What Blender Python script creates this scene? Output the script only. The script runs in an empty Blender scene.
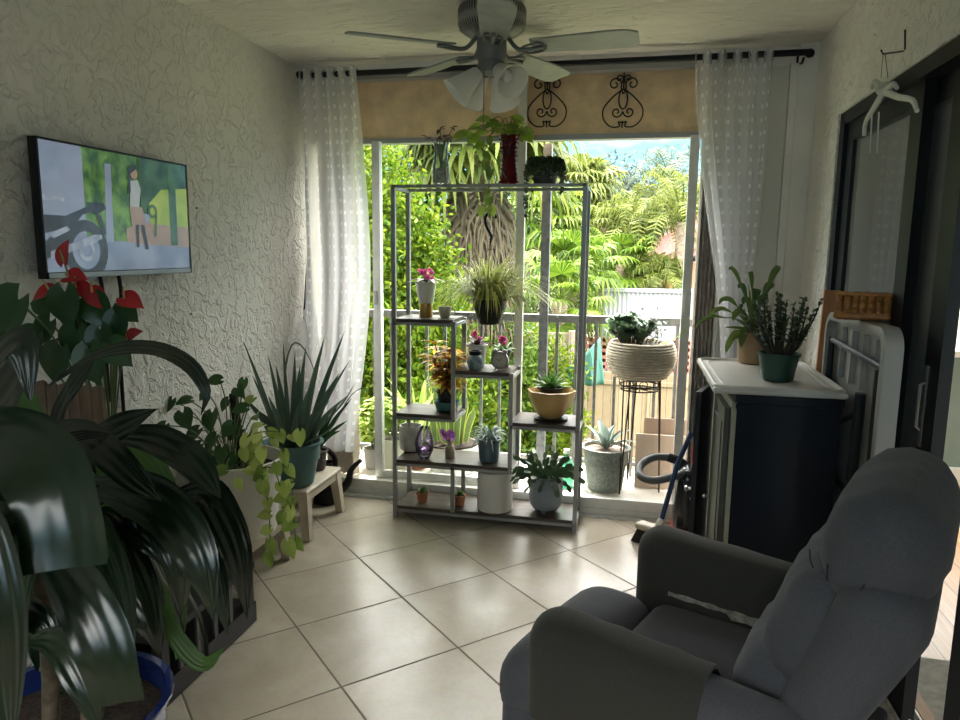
import bpy, bmesh, math, random
import numpy as np
from mathutils import Vector, Matrix, Euler
random.seed(7); rng = np.random.default_rng(7)
SC = bpy.context.scene
COL = SC.collection
PI = math.pi
V = Vector

# ------------------------------------------------------------------ camera
FPX = 716.0; PITCH = math.radians(8.72); ROLL = math.radians(.643); YAW = math.radians(12.0); EYE = V((0, 0, 1.458))
Fw = V((-math.sin(YAW)*math.cos(PITCH), math.cos(YAW)*math.cos(PITCH), -math.sin(PITCH)))
R0 = V((math.cos(YAW), math.sin(YAW), 0)); U0 = R0.cross(Fw)
Rt = R0*math.cos(ROLL) + U0*math.sin(ROLL); Up = U0*math.cos(ROLL) - R0*math.sin(ROLL)
cam = bpy.data.cameras.new('camera'); cam.sensor_width = 36; cam.lens = FPX/960*36; cam.clip_start = .02; cam.clip_end = 300
co = bpy.data.objects.new('camera', cam); COL.objects.link(co)
M = Matrix((Rt, Up, -Fw)).transposed().to_4x4(); M.translation = EYE
co.matrix_world = M; SC.camera = co

def ray(px, py): return Fw + Rt*((px-480)/FPX) - Up*((py-360)/FPX)
def PY(px, py, y):            # the place at depth y that a measurement on the photo refers to
    d = ray(px, py); return EYE + d*(y/d.y)
def PX(px, py, x):
    d = ray(px, py); return EYE + d*(x/d.x)
def PZ(px, py, z):
    d = ray(px, py); return EYE + d*((z-EYE.z)/d.z)

# ------------------------------------------------------------------ materials
def nt(name):
    m = bpy.data.materials.new(name); m.use_nodes = True
    t = m.node_tree; t.nodes.clear()
    return m, t, t.nodes.new, t.links.new
def rgba(c): return (c[0], c[1], c[2], 1)
def s2l(r, g, b):
    f = lambda u: (u/255/12.92) if u/255 <= .04045 else ((u/255+.055)/1.055)**2.4
    return (f(r), f(g), f(b))
def mat(name, col, rough=.5, metal=0, var=0, vscale=8, bump=0, bscale=60, spec=.5, col2=None, coat=0, trans=0, sheen=0, detail=4, stretch=None, sss=0):
    m, t, N, L = nt(name)
    out = N('ShaderNodeOutputMaterial'); b = N('ShaderNodeBsdfPrincipled'); L(b.outputs[0], out.inputs[0])
    b.inputs['Roughness'].default_value = rough; b.inputs['Metallic'].default_value = metal
    b.inputs['Specular IOR Level'].default_value = spec
    b.inputs['Coat Weight'].default_value = coat; b.inputs['Sheen Weight'].default_value = sheen
    b.inputs['Base Color'].default_value = rgba(col)
    tc = N('ShaderNodeTexCoord'); vec = tc.outputs['Object']
    if stretch:
        mp = N('ShaderNodeMapping'); mp.inputs['Scale'].default_value = stretch; L(vec, mp.inputs[0]); vec = mp.outputs[0]
    if var or col2:
        n = N('ShaderNodeTexNoise'); n.inputs['Scale'].default_value = vscale; n.inputs['Detail'].default_value = detail; L(vec, n.inputs['Vector'])
        r = N('ShaderNodeValToRGB'); L(n.outputs[0], r.inputs[0])
        c2 = col2 if col2 else tuple(min(1, c*(1+var)) for c in col)
        c1 = col if col2 else tuple(c*(1-var) for c in col)
        r.color_ramp.elements[0].position = .35; r.color_ramp.elements[1].position = .65
        r.color_ramp.elements[0].color = rgba(c1); r.color_ramp.elements[1].color = rgba(c2)
        L(r.outputs[0], b.inputs['Base Color'])
    if bump:
        n = N('ShaderNodeTexNoise'); n.inputs['Scale'].default_value = bscale; n.inputs['Detail'].default_value = 5; L(vec, n.inputs['Vector'])
        bp = N('ShaderNodeBump'); bp.inputs['Strength'].default_value = bump; bp.inputs['Distance'].default_value = .01
        L(n.outputs[0], bp.inputs['Height']); L(bp.outputs[0], b.inputs['Normal'])
    if trans:
        tr = N('ShaderNodeBsdfTranslucent'); mx = N('ShaderNodeMixShader'); mx.inputs[0].default_value = trans
        tr.inputs[0].default_value = rgba([min(1, c*1.6) for c in col])
        L(b.outputs[0], mx.inputs[1]); L(tr.outputs[0], mx.inputs[2]); L(mx.outputs[0], out.inputs[0])
    m.use_backface_culling = False
    return m

def leafmat(name, a, b_, rough=.35, trans=.35, stripe=0, margin=None, vscale=14, spec=.5):
    """leaf: u across (-1..1), v along. Two-tone, paler midrib or margin, some light through"""
    m, t, N, L = nt(name)
    out = N('ShaderNodeOutputMaterial'); b = N('ShaderNodeBsdfPrincipled')
    b.inputs['Roughness'].default_value = rough; b.inputs['Specular IOR Level'].default_value = spec
    g = N('ShaderNodeNewGeometry')
    r = N('ShaderNodeValToRGB'); r.color_ramp.elements[0].color = rgba(a); r.color_ramp.elements[1].color = rgba(b_)
    L(g.outputs['Random Per Island'], r.inputs[0]); colr = r.outputs[0]
    uv = N('ShaderNodeUVMap'); uv.uv_map = 'UVMap'; sp = N('ShaderNodeSeparateXYZ'); L(uv.outputs[0], sp.inputs[0])
    ab = N('ShaderNodeMath'); ab.operation = 'ABSOLUTE'; L(sp.outputs[0], ab.inputs[0])
    if margin:
        gt = N('ShaderNodeMath'); gt.operation = 'GREATER_THAN'; gt.inputs[1].default_value = .78; L(ab.outputs[0], gt.inputs[0])
        mx = N('ShaderNodeMix'); mx.data_type = 'RGBA'; L(gt.outputs[0], mx.inputs[0]); L(colr, mx.inputs[6]); mx.inputs[7].default_value = rgba(margin); colr = mx.outputs[2]
    L(colr, b.inputs['Base Color'])
    if stripe:
        w = N('ShaderNodeMath'); w.operation = 'MULTIPLY'; w.inputs[1].default_value = stripe; L(sp.outputs[0], w.inputs[0])
        s = N('ShaderNodeMath'); s.operation = 'SINE'; L(w.outputs[0], s.inputs[0])
        bp = N('ShaderNodeBump'); bp.inputs['Strength'].default_value = .35; bp.inputs['Distance'].default_value = .0016
        L(s.outputs[0], bp.inputs['Height']); L(bp.outputs[0], b.inputs['Normal'])
    tr = N('ShaderNodeBsdfTranslucent'); L(colr, tr.inputs[0]); mx = N('ShaderNodeMixShader'); mx.inputs[0].default_value = trans
    L(b.outputs[0], mx.inputs[1]); L(tr.outputs[0], mx.inputs[2]); L(mx.outputs[0], out.inputs[0])
    return m

def glassmat(name, tint=(1, 1, 1), refl=.12, rough=.02, body=0):
    m, t, N, L = nt(name)
    out = N('ShaderNodeOutputMaterial'); tr = N('ShaderNodeBsdfTransparent'); tr.inputs[0].default_value = rgba(tint)
    gl = N('ShaderNodeBsdfGlossy'); gl.inputs['Roughness'].default_value = rough
    fr = N('ShaderNodeLayerWeight'); fr.inputs[0].default_value = refl
    mx = N('ShaderNodeMixShader'); L(fr.outputs['Fresnel'], mx.inputs[0]); L(tr.outputs[0], mx.inputs[1]); L(gl.outputs[0], mx.inputs[2])
    last = mx
    if body:
        df = N('ShaderNodeBsdfDiffuse'); df.inputs[0].default_value = rgba(tint); m2 = N('ShaderNodeMixShader'); m2.inputs[0].default_value = body
        L(mx.outputs[0], m2.inputs[1]); L(df.outputs[0], m2.inputs[2]); last = m2
    L(last.outputs[0], out.inputs[0]); return m

def emat(name, c1, c2, scale=6, strength=1):
    m, t, N, L = nt(name)
    out = N('ShaderNodeOutputMaterial'); b = N('ShaderNodeBsdfPrincipled'); b.inputs['Roughness'].default_value = .18
    b.inputs['Base Color'].default_value = (.01, .01, .01, 1)
    tc = N('ShaderNodeTexCoord'); n = N('ShaderNodeTexNoise'); n.inputs['Scale'].default_value = scale; n.inputs['Detail'].default_value = 6; L(tc.outputs['Object'], n.inputs['Vector'])
    r = N('ShaderNodeValToRGB'); r.color_ramp.elements[0].position = .36; r.color_ramp.elements[1].position = .64
    r.color_ramp.elements[0].color = rgba(c1); r.color_ramp.elements[1].color = rgba(c2)
    L(n.outputs[0], r.inputs[0]); L(r.outputs[0], b.inputs['Emission Color']); b.inputs['Emission Strength'].default_value = strength
    L(b.outputs[0], out.inputs[0]); return m

def stucco(name, col, scale=14, strength=.8, flat=(1, 1, 1), dist=.02):
    m, t, N, L = nt(name)
    out = N('ShaderNodeOutputMaterial'); b = N('ShaderNodeBsdfPrincipled'); L(b.outputs[0], out.inputs[0]); b.inputs['Roughness'].default_value = .75
    b.inputs['Specular IOR Level'].default_value = .3
    tc = N('ShaderNodeTexCoord'); mp = N('ShaderNodeMapping'); mp.inputs['Scale'].default_value = flat; L(tc.outputs['Object'], mp.inputs[0])
    n0 = N('ShaderNodeTexNoise'); n0.inputs['Scale'].default_value = scale*.6; n0.inputs['Detail'].default_value = 3; n0.inputs['Distortion'].default_value = 1.0; L(mp.outputs[0], n0.inputs['Vector'])
    r0 = N('ShaderNodeValToRGB'); L(n0.outputs[0], r0.inputs[0]); r0.color_ramp.elements[0].position = .46; r0.color_ramp.elements[1].position = .56
    n1 = N('ShaderNodeTexNoise'); n1.inputs['Scale'].default_value = scale*3; n1.inputs['Detail'].default_value = 6; n1.inputs['Distortion'].default_value = .8; L(mp.outputs[0], n1.inputs['Vector'])
    mx = N('ShaderNodeMath'); mx.operation = 'MULTIPLY_ADD'; L(n1.outputs[0], mx.inputs[0]); mx.inputs[1].default_value = .7; L(r0.outputs[0], mx.inputs[2])
    bp = N('ShaderNodeBump'); bp.inputs['Strength'].default_value = strength; bp.inputs['Distance'].default_value = dist
    L(mx.outputs[0], bp.inputs['Height']); L(bp.outputs[0], b.inputs['Normal'])
    n2 = N('ShaderNodeTexNoise'); n2.inputs['Scale'].default_value = 2; n2.inputs['Detail'].default_value = 5; L(tc.outputs['Object'], n2.inputs['Vector'])
    r = N('ShaderNodeValToRGB'); L(n2.outputs[0], r.inputs[0]); r.color_ramp.elements[0].position = .3; r.color_ramp.elements[1].position = .7
    r.color_ramp.elements[0].color = rgba([c*.9 for c in col]); r.color_ramp.elements[1].color = rgba(col)
    L(r.outputs[0], b.inputs['Base Color']); return m

def tilemat():
    m, t, N, L = nt('cream ceramic tile')
    out = N('ShaderNodeOutputMaterial'); b = N('ShaderNodeBsdfPrincipled'); L(b.outputs[0], out.inputs[0])
    tc = N('ShaderNodeTexCoord'); mp = N('ShaderNodeMapping'); mp.vector_type = 'TEXTURE'
    mp.inputs['Location'].default_value = (-1.229, 2.395, 0); mp.inputs['Rotation'].default_value = (0, 0, PI/4); mp.inputs['Scale'].default_value = (.459, .459, .459)
    L(tc.outputs['Object'], mp.inputs[0]); sp = N('ShaderNodeSeparateXYZ'); L(mp.outputs[0], sp.inputs[0])
    gs = []; fl = []
    for k in (0, 1):
        fr = N('ShaderNodeMath'); fr.operation = 'FRACT'; L(sp.outputs[k], fr.inputs[0])
        su = N('ShaderNodeMath'); su.operation = 'SUBTRACT'; L(fr.outputs[0], su.inputs[0]); su.inputs[1].default_value = .5
        ab = N('ShaderNodeMath'); ab.operation = 'ABSOLUTE'; L(su.outputs[0], ab.inputs[0])
        mr = N('ShaderNodeMapRange'); L(ab.outputs[0], mr.inputs[0]); mr.inputs[1].default_value = .489; mr.inputs[2].default_value = .4945; gs.append(mr.outputs[0])
        f = N('ShaderNodeMath'); f.operation = 'FLOOR'; L(sp.outputs[k], f.inputs[0]); fl.append(f.outputs[0])
    mxx = N('ShaderNodeMath'); mxx.operation = 'MAXIMUM'; L(gs[0], mxx.inputs[0]); L(gs[1], mxx.inputs[1]); g = mxx.outputs[0]
    cb = N('ShaderNodeCombineXYZ'); L(fl[0], cb.inputs[0]); L(fl[1], cb.inputs[1]); wn = N('ShaderNodeTexWhiteNoise'); L(cb.outputs[0], wn.inputs[0])
    n = N('ShaderNodeTexNoise'); n.inputs['Scale'].default_value = 3.2; n.inputs['Detail'].default_value = 7; n.inputs['Distortion'].default_value = .5
    ad = N('ShaderNodeVectorMath'); ad.operation = 'ADD'; L(tc.outputs['Object'], ad.inputs[0]); L(wn.outputs['Color'], ad.inputs[1]); L(ad.outputs[0], n.inputs['Vector'])
    r = N('ShaderNodeValToRGB'); L(n.outputs[0], r.inputs[0]); r.color_ramp.elements[0].position = .3; r.color_ramp.elements[1].position = .72
    r.color_ramp.elements[0].color = (.36, .31, .235, 1); r.color_ramp.elements[1].color = (.50, .445, .355, 1)
    n3 = N('ShaderNodeTexNoise'); n3.inputs['Scale'].default_value = 60; n3.inputs['Detail'].default_value = 3; L(tc.outputs['Object'], n3.inputs['Vector'])
    m3 = N('ShaderNodeMix'); m3.data_type = 'RGBA'; m3.blend_type = 'MULTIPLY'; m3.inputs[0].default_value = .25; L(r.outputs[0], m3.inputs[6]); L(n3.outputs['Color'], m3.inputs[7])
    mx = N('ShaderNodeMix'); mx.data_type = 'RGBA'; L(g, mx.inputs[0]); L(m3.outputs[2], mx.inputs[6]); mx.inputs[7].default_value = (.12, .095, .07, 1)
    L(mx.outputs[2], b.inputs['Base Color'])
    rr = N('ShaderNodeMapRange'); L(g, rr.inputs[0]); rr.inputs[3].default_value = .27; rr.inputs[4].default_value = .8; L(rr.outputs[0], b.inputs['Roughness'])
    bp = N('ShaderNodeBump'); bp.inputs['Strength'].default_value = .5; bp.inputs['Distance'].default_value = .003; bp.invert = True; L(g, bp.inputs['Height']); L(bp.outputs[0], b.inputs['Normal'])
    return m

def plankmat(name, c1, c2, w=.12, axis=0, rough=.35, gap=.03, length=1.2):
    m, t, N, L = nt(name)
    out = N('ShaderNodeOutputMaterial'); b = N('ShaderNodeBsdfPrincipled'); L(b.outputs[0], out.inputs[0]); b.inputs['Roughness'].default_value = rough
    tc = N('ShaderNodeTexCoord'); sp = N('ShaderNodeSeparateXYZ'); L(tc.outputs['Object'], sp.inputs[0])
    d = N('ShaderNodeMath'); d.operation = 'DIVIDE'; L(sp.outputs[axis], d.inputs[0]); d.inputs[1].default_value = w
    f = N('ShaderNodeMath'); f.operation = 'FLOOR'; L(d.outputs[0], f.inputs[0]); wn = N('ShaderNodeTexWhiteNoise'); wn.noise_dimensions = '1D'; L(f.outputs[0], wn.inputs['W'])
    fr = N('ShaderNodeMath'); fr.operation = 'FRACT'; L(d.outputs[0], fr.inputs[0])
    lt = N('ShaderNodeMath'); lt.operation = 'LESS_THAN'; L(fr.outputs[0], lt.inputs[0]); lt.inputs[1].default_value = gap
    mp = N('ShaderNodeMapping'); s = [3, 3, 3]; s[axis] = 60; mp.inputs['Scale'].default_value = s; L(tc.outputs['Object'], mp.inputs[0])
    n = N('ShaderNodeTexNoise'); n.inputs['Scale'].default_value = 1.5; n.inputs['Detail'].default_value = 6; L(mp.outputs[0], n.inputs['Vector'])
    ad = N('ShaderNodeMath'); ad.operation = 'MULTIPLY_ADD'; L(wn.outputs[0], ad.inputs[0]); ad.inputs[1].default_value = .4; L(n.outputs[0], ad.inputs[2])
    r = N('ShaderNodeValToRGB'); L(ad.outputs[0], r.inputs[0]); r.color_ramp.elements[0].position = .35; r.color_ramp.elements[1].position = .95
    r.color_ramp.elements[0].color = rgba(c1); r.color_ramp.elements[1].color = rgba(c2)
    mx = N('ShaderNodeMix'); mx.data_type = 'RGBA'; L(lt.outputs[0], mx.inputs[0]); L(r.outputs[0], mx.inputs[6]); mx.inputs[7].default_value = rgba([c*.25 for c in c1])
    L(mx.outputs[2], b.inputs['Base Color']); return m

def sheermat():
    """sheer white voile with rows of small woven tufts; u counts tuft columns, v is height in metres"""
    m, t, N, L = nt('sheer white voile')
    out = N('ShaderNodeOutputMaterial')
    uv = N('ShaderNodeUVMap'); uv.uv_map = 'UVMap'; sp = N('ShaderNodeSeparateXYZ'); L(uv.outputs[0], sp.inputs[0])
    def f(sock, mul, off=0):
        a = N('ShaderNodeMath'); a.operation = 'MULTIPLY_ADD'; L(sock, a.inputs[0]); a.inputs[1].default_value = mul; a.inputs[2].default_value = off
        b = N('ShaderNodeMath'); b.operation = 'FRACT'; L(a.outputs[0], b.inputs[0]); c = N('ShaderNodeMath'); c.operation = 'SUBTRACT'; L(b.outputs[0], c.inputs[0]); c.inputs[1].default_value = .5
        d = N('ShaderNodeMath'); d.operation = 'ABSOLUTE'; L(c.outputs[0], d.inputs[0]); return d.outputs[0]
    du = f(sp.outputs[0], 1); dv = f(sp.outputs[1], 16)
    a1 = N('ShaderNodeMath'); a1.operation = 'LESS_THAN'; L(du, a1.inputs[0]); a1.inputs[1].default_value = .13
    a2 = N('ShaderNodeMath'); a2.operation = 'LESS_THAN'; L(dv, a2.inputs[0]); a2.inputs[1].default_value = .15
    dot = N('ShaderNodeMath'); dot.operation = 'MULTIPLY'; L(a1.outputs[0], dot.inputs[0]); L(a2.outputs[0], dot.inputs[1])
    tp = N('ShaderNodeBsdfTransparent'); tl = N('ShaderNodeBsdfTranslucent'); tl.inputs[0].default_value = (.92, .92, .95, 1)
    df = N('ShaderNodeBsdfDiffuse'); df.inputs[0].default_value = (.90, .90, .92, 1)
    m1 = N('ShaderNodeMixShader'); m1.inputs[0].default_value = .5; L(df.outputs[0], m1.inputs[1]); L(tl.outputs[0], m1.inputs[2])
    fac = N('ShaderNodeMapRange'); L(dot.outputs[0], fac.inputs[0]); fac.inputs[3].default_value = .68; fac.inputs[4].default_value = .96
    m2 = N('ShaderNodeMixShader'); L(fac.outputs[0], m2.inputs[0]); L(tp.outputs[0], m2.inputs[1]); L(m1.outputs[0], m2.inputs[2])
    L(m2.outputs[0], out.inputs[0]); return m

def perfmat(name, col, dark, n=60):
    """perforated metal: round holes in rows around and along (uses UV)"""
    m, t, N, L = nt(name)
    out = N('ShaderNodeOutputMaterial'); b = N('ShaderNodeBsdfPrincipled'); L(b.outputs[0], out.inputs[0]); b.inputs['Roughness'].default_value = .5
    uv = N('ShaderNodeUVMap'); uv.uv_map = 'UVMap'; mp = N('ShaderNodeMapping'); mp.inputs['Scale'].default_value = (n, 14, 1); L(uv.outputs[0], mp.inputs[0])
    vo = N('ShaderNodeTexVoronoi'); vo.inputs['Scale'].default_value = 1; vo.inputs['Randomness'].default_value = 0; L(mp.outputs[0], vo.inputs['Vector'])
    lt = N('ShaderNodeMath'); lt.operation = 'LESS_THAN'; L(vo.outputs['Distance'], lt.inputs[0]); lt.inputs[1].default_value = .33
    mx = N('ShaderNodeMix'); mx.data_type = 'RGBA'; L(lt.outputs[0], mx.inputs[0]); mx.inputs[6].default_value = rgba(col); mx.inputs[7].default_value = rgba(dark)
    L(mx.outputs[2], b.inputs['Base Color']); return m

# ------------------------------------------------------------------ mesh builder
WL = {}
class MB:
    def __init__(s, xf=None): s.v = []; s.f = []; s.mi = []; s.uv = []; s.xf = xf
    def add(s, vs, fs, mi=0, uv=None, xf=None):
        o = len(s.v)
        if xf is not None: vs = [xf @ V(v) for v in vs]
        s.v += [tuple(v) for v in vs]; s.uv += (uv if uv else [(0, 0)]*len(vs))
        s.f += [tuple(i+o for i in f) for f in fs]; s.mi += [mi]*len(fs); return s
    def box(s, c, d, rz=0, mi=0, rot=None):
        x, y, z = [q/2 for q in d]
        vs = [V((a*x, b*y, e*z)) for a in (-1, 1) for b in (-1, 1) for e in (-1, 1)]
        m = (rot if rot is not None else Matrix.Rotation(rz, 3, 'Z'))
        vs = [m @ v + V(c) for v in vs]
        return s.add(vs, [(0, 1, 3, 2), (4, 6, 7, 5), (0, 4, 5, 1), (2, 3, 7, 6), (0, 2, 6, 4), (1, 5, 7, 3)], mi)
    def bx(s, x0, x1, y0, y1, z0, z1, mi=0): return s.box(((x0+x1)/2, (y0+y1)/2, (z0+z1)/2), (abs(x1-x0), abs(y1-y0), abs(z1-z0)), mi=mi)
    def bar(s, a, b, w, h=None, mi=0, up=(0, 0, 1)):
        a, b = V(a), V(b); d = (b-a); l = d.length; d.normalize(); up = V(up)
        if abs(d.dot(up)) > .99: up = V((0, 1, 0))
        x = d.cross(up).normalized(); z = x.cross(d)
        return s.box((a+b)/2, (w, l, h or w), rot=Matrix((x, d, z)).transposed(), mi=mi)
    def rbox(s, c, d, r, n=6, xf=None, deform=None, mi=0):
        """box with rounded edges of radius r, optional deform(unit point, point)"""
        h = V(d)/2; r = min(r, min(h)*.999); vs = []; idx = {}; fs = []
        gr = []
        for a in range(3):
            hi = h[a]; inn = hi-r
            gr.append([-hi, -(inn+.414*r)] + [inn*(2*i/n-1) for i in range(n+1)] + [inn+.414*r, hi])
        n = n+4
        def pt(i, j, k):
            key = (i, j, k)
            if key not in idx:
                p = V((gr[0][i], gr[1][j], gr[2][k])); q = V([max(-(h[a]-r), min(h[a]-r, p[a])) for a in range(3)])
                e = p-q
                if e.length > 1e-9: p = q + e.normalized()*r
                u = V((p.x/h.x, p.y/h.y, p.z/h.z))
                if deform: p = V(deform(u, p))
                idx[key] = len(vs); vs.append(p + V(c))
            return idx[key]
        for a in range(n):
            for b in range(n):
                fs.append((pt(a, b, 0), pt(a, b+1, 0), pt(a+1, b+1, 0), pt(a+1, b, 0)))
                fs.append((pt(a, b, n), pt(a+1, b, n), pt(a+1, b+1, n), pt(a, b+1, n)))
                fs.append((pt(a, 0, b), pt(a+1, 0, b), pt(a+1, 0, b+1), pt(a, 0, b+1)))
                fs.append((pt(a, n, b), pt(a, n, b+1), pt(a+1, n, b+1), pt(a+1, n, b)))
                fs.append((pt(0, a, b), pt(0, a, b+1), pt(0, a+1, b+1), pt(0, a+1, b)))
                fs.append((pt(n, a, b), pt(n, a+1, b), pt(n, a+1, b+1), pt(n, a, b+1)))
        return s.add(vs, fs, mi, xf=xf)
    def tube(s, pts, r, n=8, mi=0, cap=True, closed=False):
        pts = [V(p) for p in pts]; m = len(pts); rs = r if isinstance(r, (list, tuple)) else [r]*m
        vs = []; uv = []; pv = None
        for i, p in enumerate(pts):
            if closed: d = pts[(i+1) % m]-pts[i-1]
            else: d = pts[min(i+1, m-1)]-pts[max(i-1, 0)]
            if d.length < 1e-9: d = V((0, 0, 1))
            d.normalize()
            if pv is None: x = d.orthogonal().normalized()
            else:
                x = pv - d*pv.dot(d)
                x = x.normalized() if x.length > 1e-6 else d.orthogonal().normalized()
            pv = x; y = d.cross(x)
            for k in range(n):
                a = 2*PI*k/n; vs.append(p+(x*math.cos(a)+y*math.sin(a))*rs[i]); uv.append((k/n, i/max(1, m-1)))
        fs = [(i*n+k, i*n+(k+1) % n, (i+1)*n+(k+1) % n, (i+1)*n+k) for i in range(m-1) for k in range(n)]
        if closed: fs += [((m-1)*n+k, (m-1)*n+(k+1) % n, (k+1) % n, k) for k in range(n)]
        elif cap: fs += [tuple(reversed(range(n))), tuple((m-1)*n+k for k in range(n))]
        return s.add(vs, fs, mi, uv)
    def lathe(s, prof, c=(0, 0, 0), n=32, mi=0, xf=None, sx=1, sy=1, wob=None, cap0=False, cap1=False):
        vs = []; uv = []
        for i, (r, z) in enumerate(prof):
            for k in range(n):
                a = 2*PI*k/n; q = r*(wob(a, z) if wob else 1)
                vs.append((q*math.cos(a)*sx, q*math.sin(a)*sy, z)); uv.append((k/n, z))
        m = len(prof)
        fs = [(i*n+k, i*n+(k+1) % n, (i+1)*n+(k+1) % n, (i+1)*n+k) for i in range(m-1) for k in range(n)]
        if cap0: fs.append(tuple(reversed(range(n))))
        if cap1: fs.append(tuple((m-1)*n+k for k in range(n)))
        T = Matrix.Translation(V(c))
        return s.add(vs, fs, mi, uv, xf=(T @ xf if xf is not None else T))
    def prism(s, poly, o, ex, ey, dz, mi=0):
        """extrude 2-D polygon (in axes ex, ey from o) by vector dz"""
        o, ex, ey, dz = V(o), V(ex), V(ey), V(dz); n = len(poly)
        vs = [o+ex*a+ey*b for a, b in poly] + [o+ex*a+ey*b+dz for a, b in poly]
        return s.add(vs, [tuple(range(n-1, -1, -1)), tuple(range(n, 2*n))] + [(i, (i+1) % n, n+(i+1) % n, n+i) for i in range(n)], mi)
    def strip(s, pts, w, prof=None, up=(0, 0, 1), fold=.25, wav=0, mi=0, cols=4, seg=12, thick=0):
        """a leaf blade along a smooth curve; w half width, prof(t) width factor; fold = V-shape"""
        c = spline(pts, seg); m = len(c); vs = []; uv = []; up = V(up)
        prof = prof or (lambda t: math.sin(PI*min(1, .12+.88*t)**.8)**.7 if t < 1 else 0)
        ph = random.random()*6
        for i, p in enumerate(c):
            t = i/(m-1); d = (c[min(i+1, m-1)]-c[max(i-1, 0)]).normalized()
            x = d.cross(up)
            if x.length < 1e-4: x = d.orthogonal()
            x.normalize(); nrm = x.cross(d); ww = max(w*prof(t), 1e-4)
            for k in range(cols+1):
                u = k/cols*2-1
                vs.append(p + x*(ww*u*math.cos(fold)) + nrm*(abs(u)*ww*math.sin(fold) + wav*w*math.sin(t*11+ph+u*1.3)*abs(u))); uv.append((u, t))
        q = cols+1
        return s.add(vs, [(i*q+k, i*q+k+1, (i+1)*q+k+1, (i+1)*q+k) for i in range(m-1) for k in range(cols)], mi, uv)
    def leaf(s, base, d, nrm, L_, W, kind='heart', droop=.3, fold=.3, mi=0, rows=5):
        base, d = V(base), V(d).normalized(); nrm = V(nrm); x = d.cross(nrm)
        if x.length < 1e-4: x = d.orthogonal()
        x.normalize(); n = x.cross(d).normalized()
        P = {'heart': [(0, .30), (.07, .70), (.18, .93), (.34, 1), (.55, .84), (.78, .46), (1, .02)], 'ovate': [(0, .12), (.18, .72), (.42, 1), (.66, .8), (.86, .4), (1, .02)],
             'lance': [(0, .15), (.2, .7), (.45, 1), (.7, .75), (.88, .35), (1, .02)], 'round': [(0, .35), (.2, .85), (.5, 1), (.75, .85), (.93, .45), (1, .05)]}[kind]
        if L_ > .04:
            Q = []
            for (t0, w0), (t1, w1), k in [(P[i], P[i+1], i) for i in range(len(P)-1)]:
                a0 = P[max(0, k-1)]; a3 = P[min(len(P)-1, k+2)]
                for q in (0, 1/3, 2/3):
                    wv = .5*(2*w0+(w1-a0[1])*q+(2*a0[1]-5*w0+4*w1-a3[1])*q*q+(3*w0-a0[1]-3*w1+a3[1])*q**3); Q.append((t0+(t1-t0)*q, max(.02, wv)))
            P = Q+[P[-1]]
        vs = []; uv = []
        for i, (t, w) in enumerate(P):
            tt = max(0, t); mid = base + d*(L_*tt) - n*(droop*L_*tt*tt)
            for u in (-1, -.5, 0, .5, 1):
                back = -.30*L_*abs(u)**1.3*(1-tt)**4 if kind == 'heart' else 0
                vs.append(mid + x*(u*W*w) + n*(abs(u)*W*w*fold) + d*back); uv.append((u, tt))
        return s.add(vs, [(i*5+k, i*5+k+1, (i+1)*5+k+1, (i+1)*5+k) for i in range(len(P)-1) for k in range(4)], mi, uv)
    def build(s, name, mats, parent=None, origin=None, smooth=True, ang=40, **tags):
        me = bpy.data.meshes.new(name); vs = s.v
        if s.xf is not None: vs = [tuple(s.xf @ V(v)) for v in vs]
        o = bpy.data.objects.new(name, me)
        og = V(WL[parent.name]) if parent else V(origin if origin is not None else (0, 0, 0))
        me.from_pydata([(v[0]-og.x, v[1]-og.y, v[2]-og.z) for v in vs], [], s.f)
        for m in (mats if isinstance(mats, (list, tuple)) else [mats]): me.materials.append(m)
        if any(s.mi): me.polygons.foreach_set('material_index', s.mi)
        uvl = me.uv_layers.new(name='UVMap'); li = np.empty(len(me.loops), dtype=np.int32); me.loops.foreach_get('vertex_index', li)
        uvl.data.foreach_set('uv', np.array(s.uv, dtype=np.float32)[li].ravel())
        if smooth:
            me.polygons.foreach_set('use_smooth', [True]*len(me.polygons))
            try: me.set_sharp_from_angle(angle=math.radians(ang))
            except Exception: pass
        me.update(); COL.objects.link(o)
        if parent: o.parent = parent
        else: o.location = og
        WL[o.name] = og; me.validate()
        for k, v in tags.items(): o[k] = v
        return o

def fixn(o):
    b = bmesh.new(); b.from_mesh(o.data); bmesh.ops.recalc_face_normals(b, faces=b.faces); b.to_mesh(o.data); b.free(); return o

def spline(pts, seg=12):
    pts = [V(p) for p in pts]
    if len(pts) == 2: return [pts[0].lerp(pts[1], i/seg) for i in range(seg+1)]
    e = [pts[0]*2-pts[1]] + pts + [pts[-1]*2-pts[-2]]; n = len(pts)-1; out = []; per = max(2, seg//n)
    for i in range(n):
        a, b, c, d = e[i:i+4]
        for k in range(per):
            t = k/per; out.append(.5*((2*b)+(c-a)*t+(2*a-5*b+4*c-d)*t*t+(-a+3*b-3*c+d)*t**3))
    out.append(pts[-1]); return out

def thing(name, label, cat, loc, group=None):
    o = bpy.data.objects.new(name, None); COL.objects.link(o); o.location = loc; o.empty_display_size = .1
    o['label'] = label; o['category'] = cat
    if group: o['group'] = group
    WL[o.name] = V(loc); return o
def tags(label, cat, group=None):
    d = dict(label=label, category=cat)
    if group: d['group'] = group
    return d
ST = dict(kind='structure')

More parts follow.
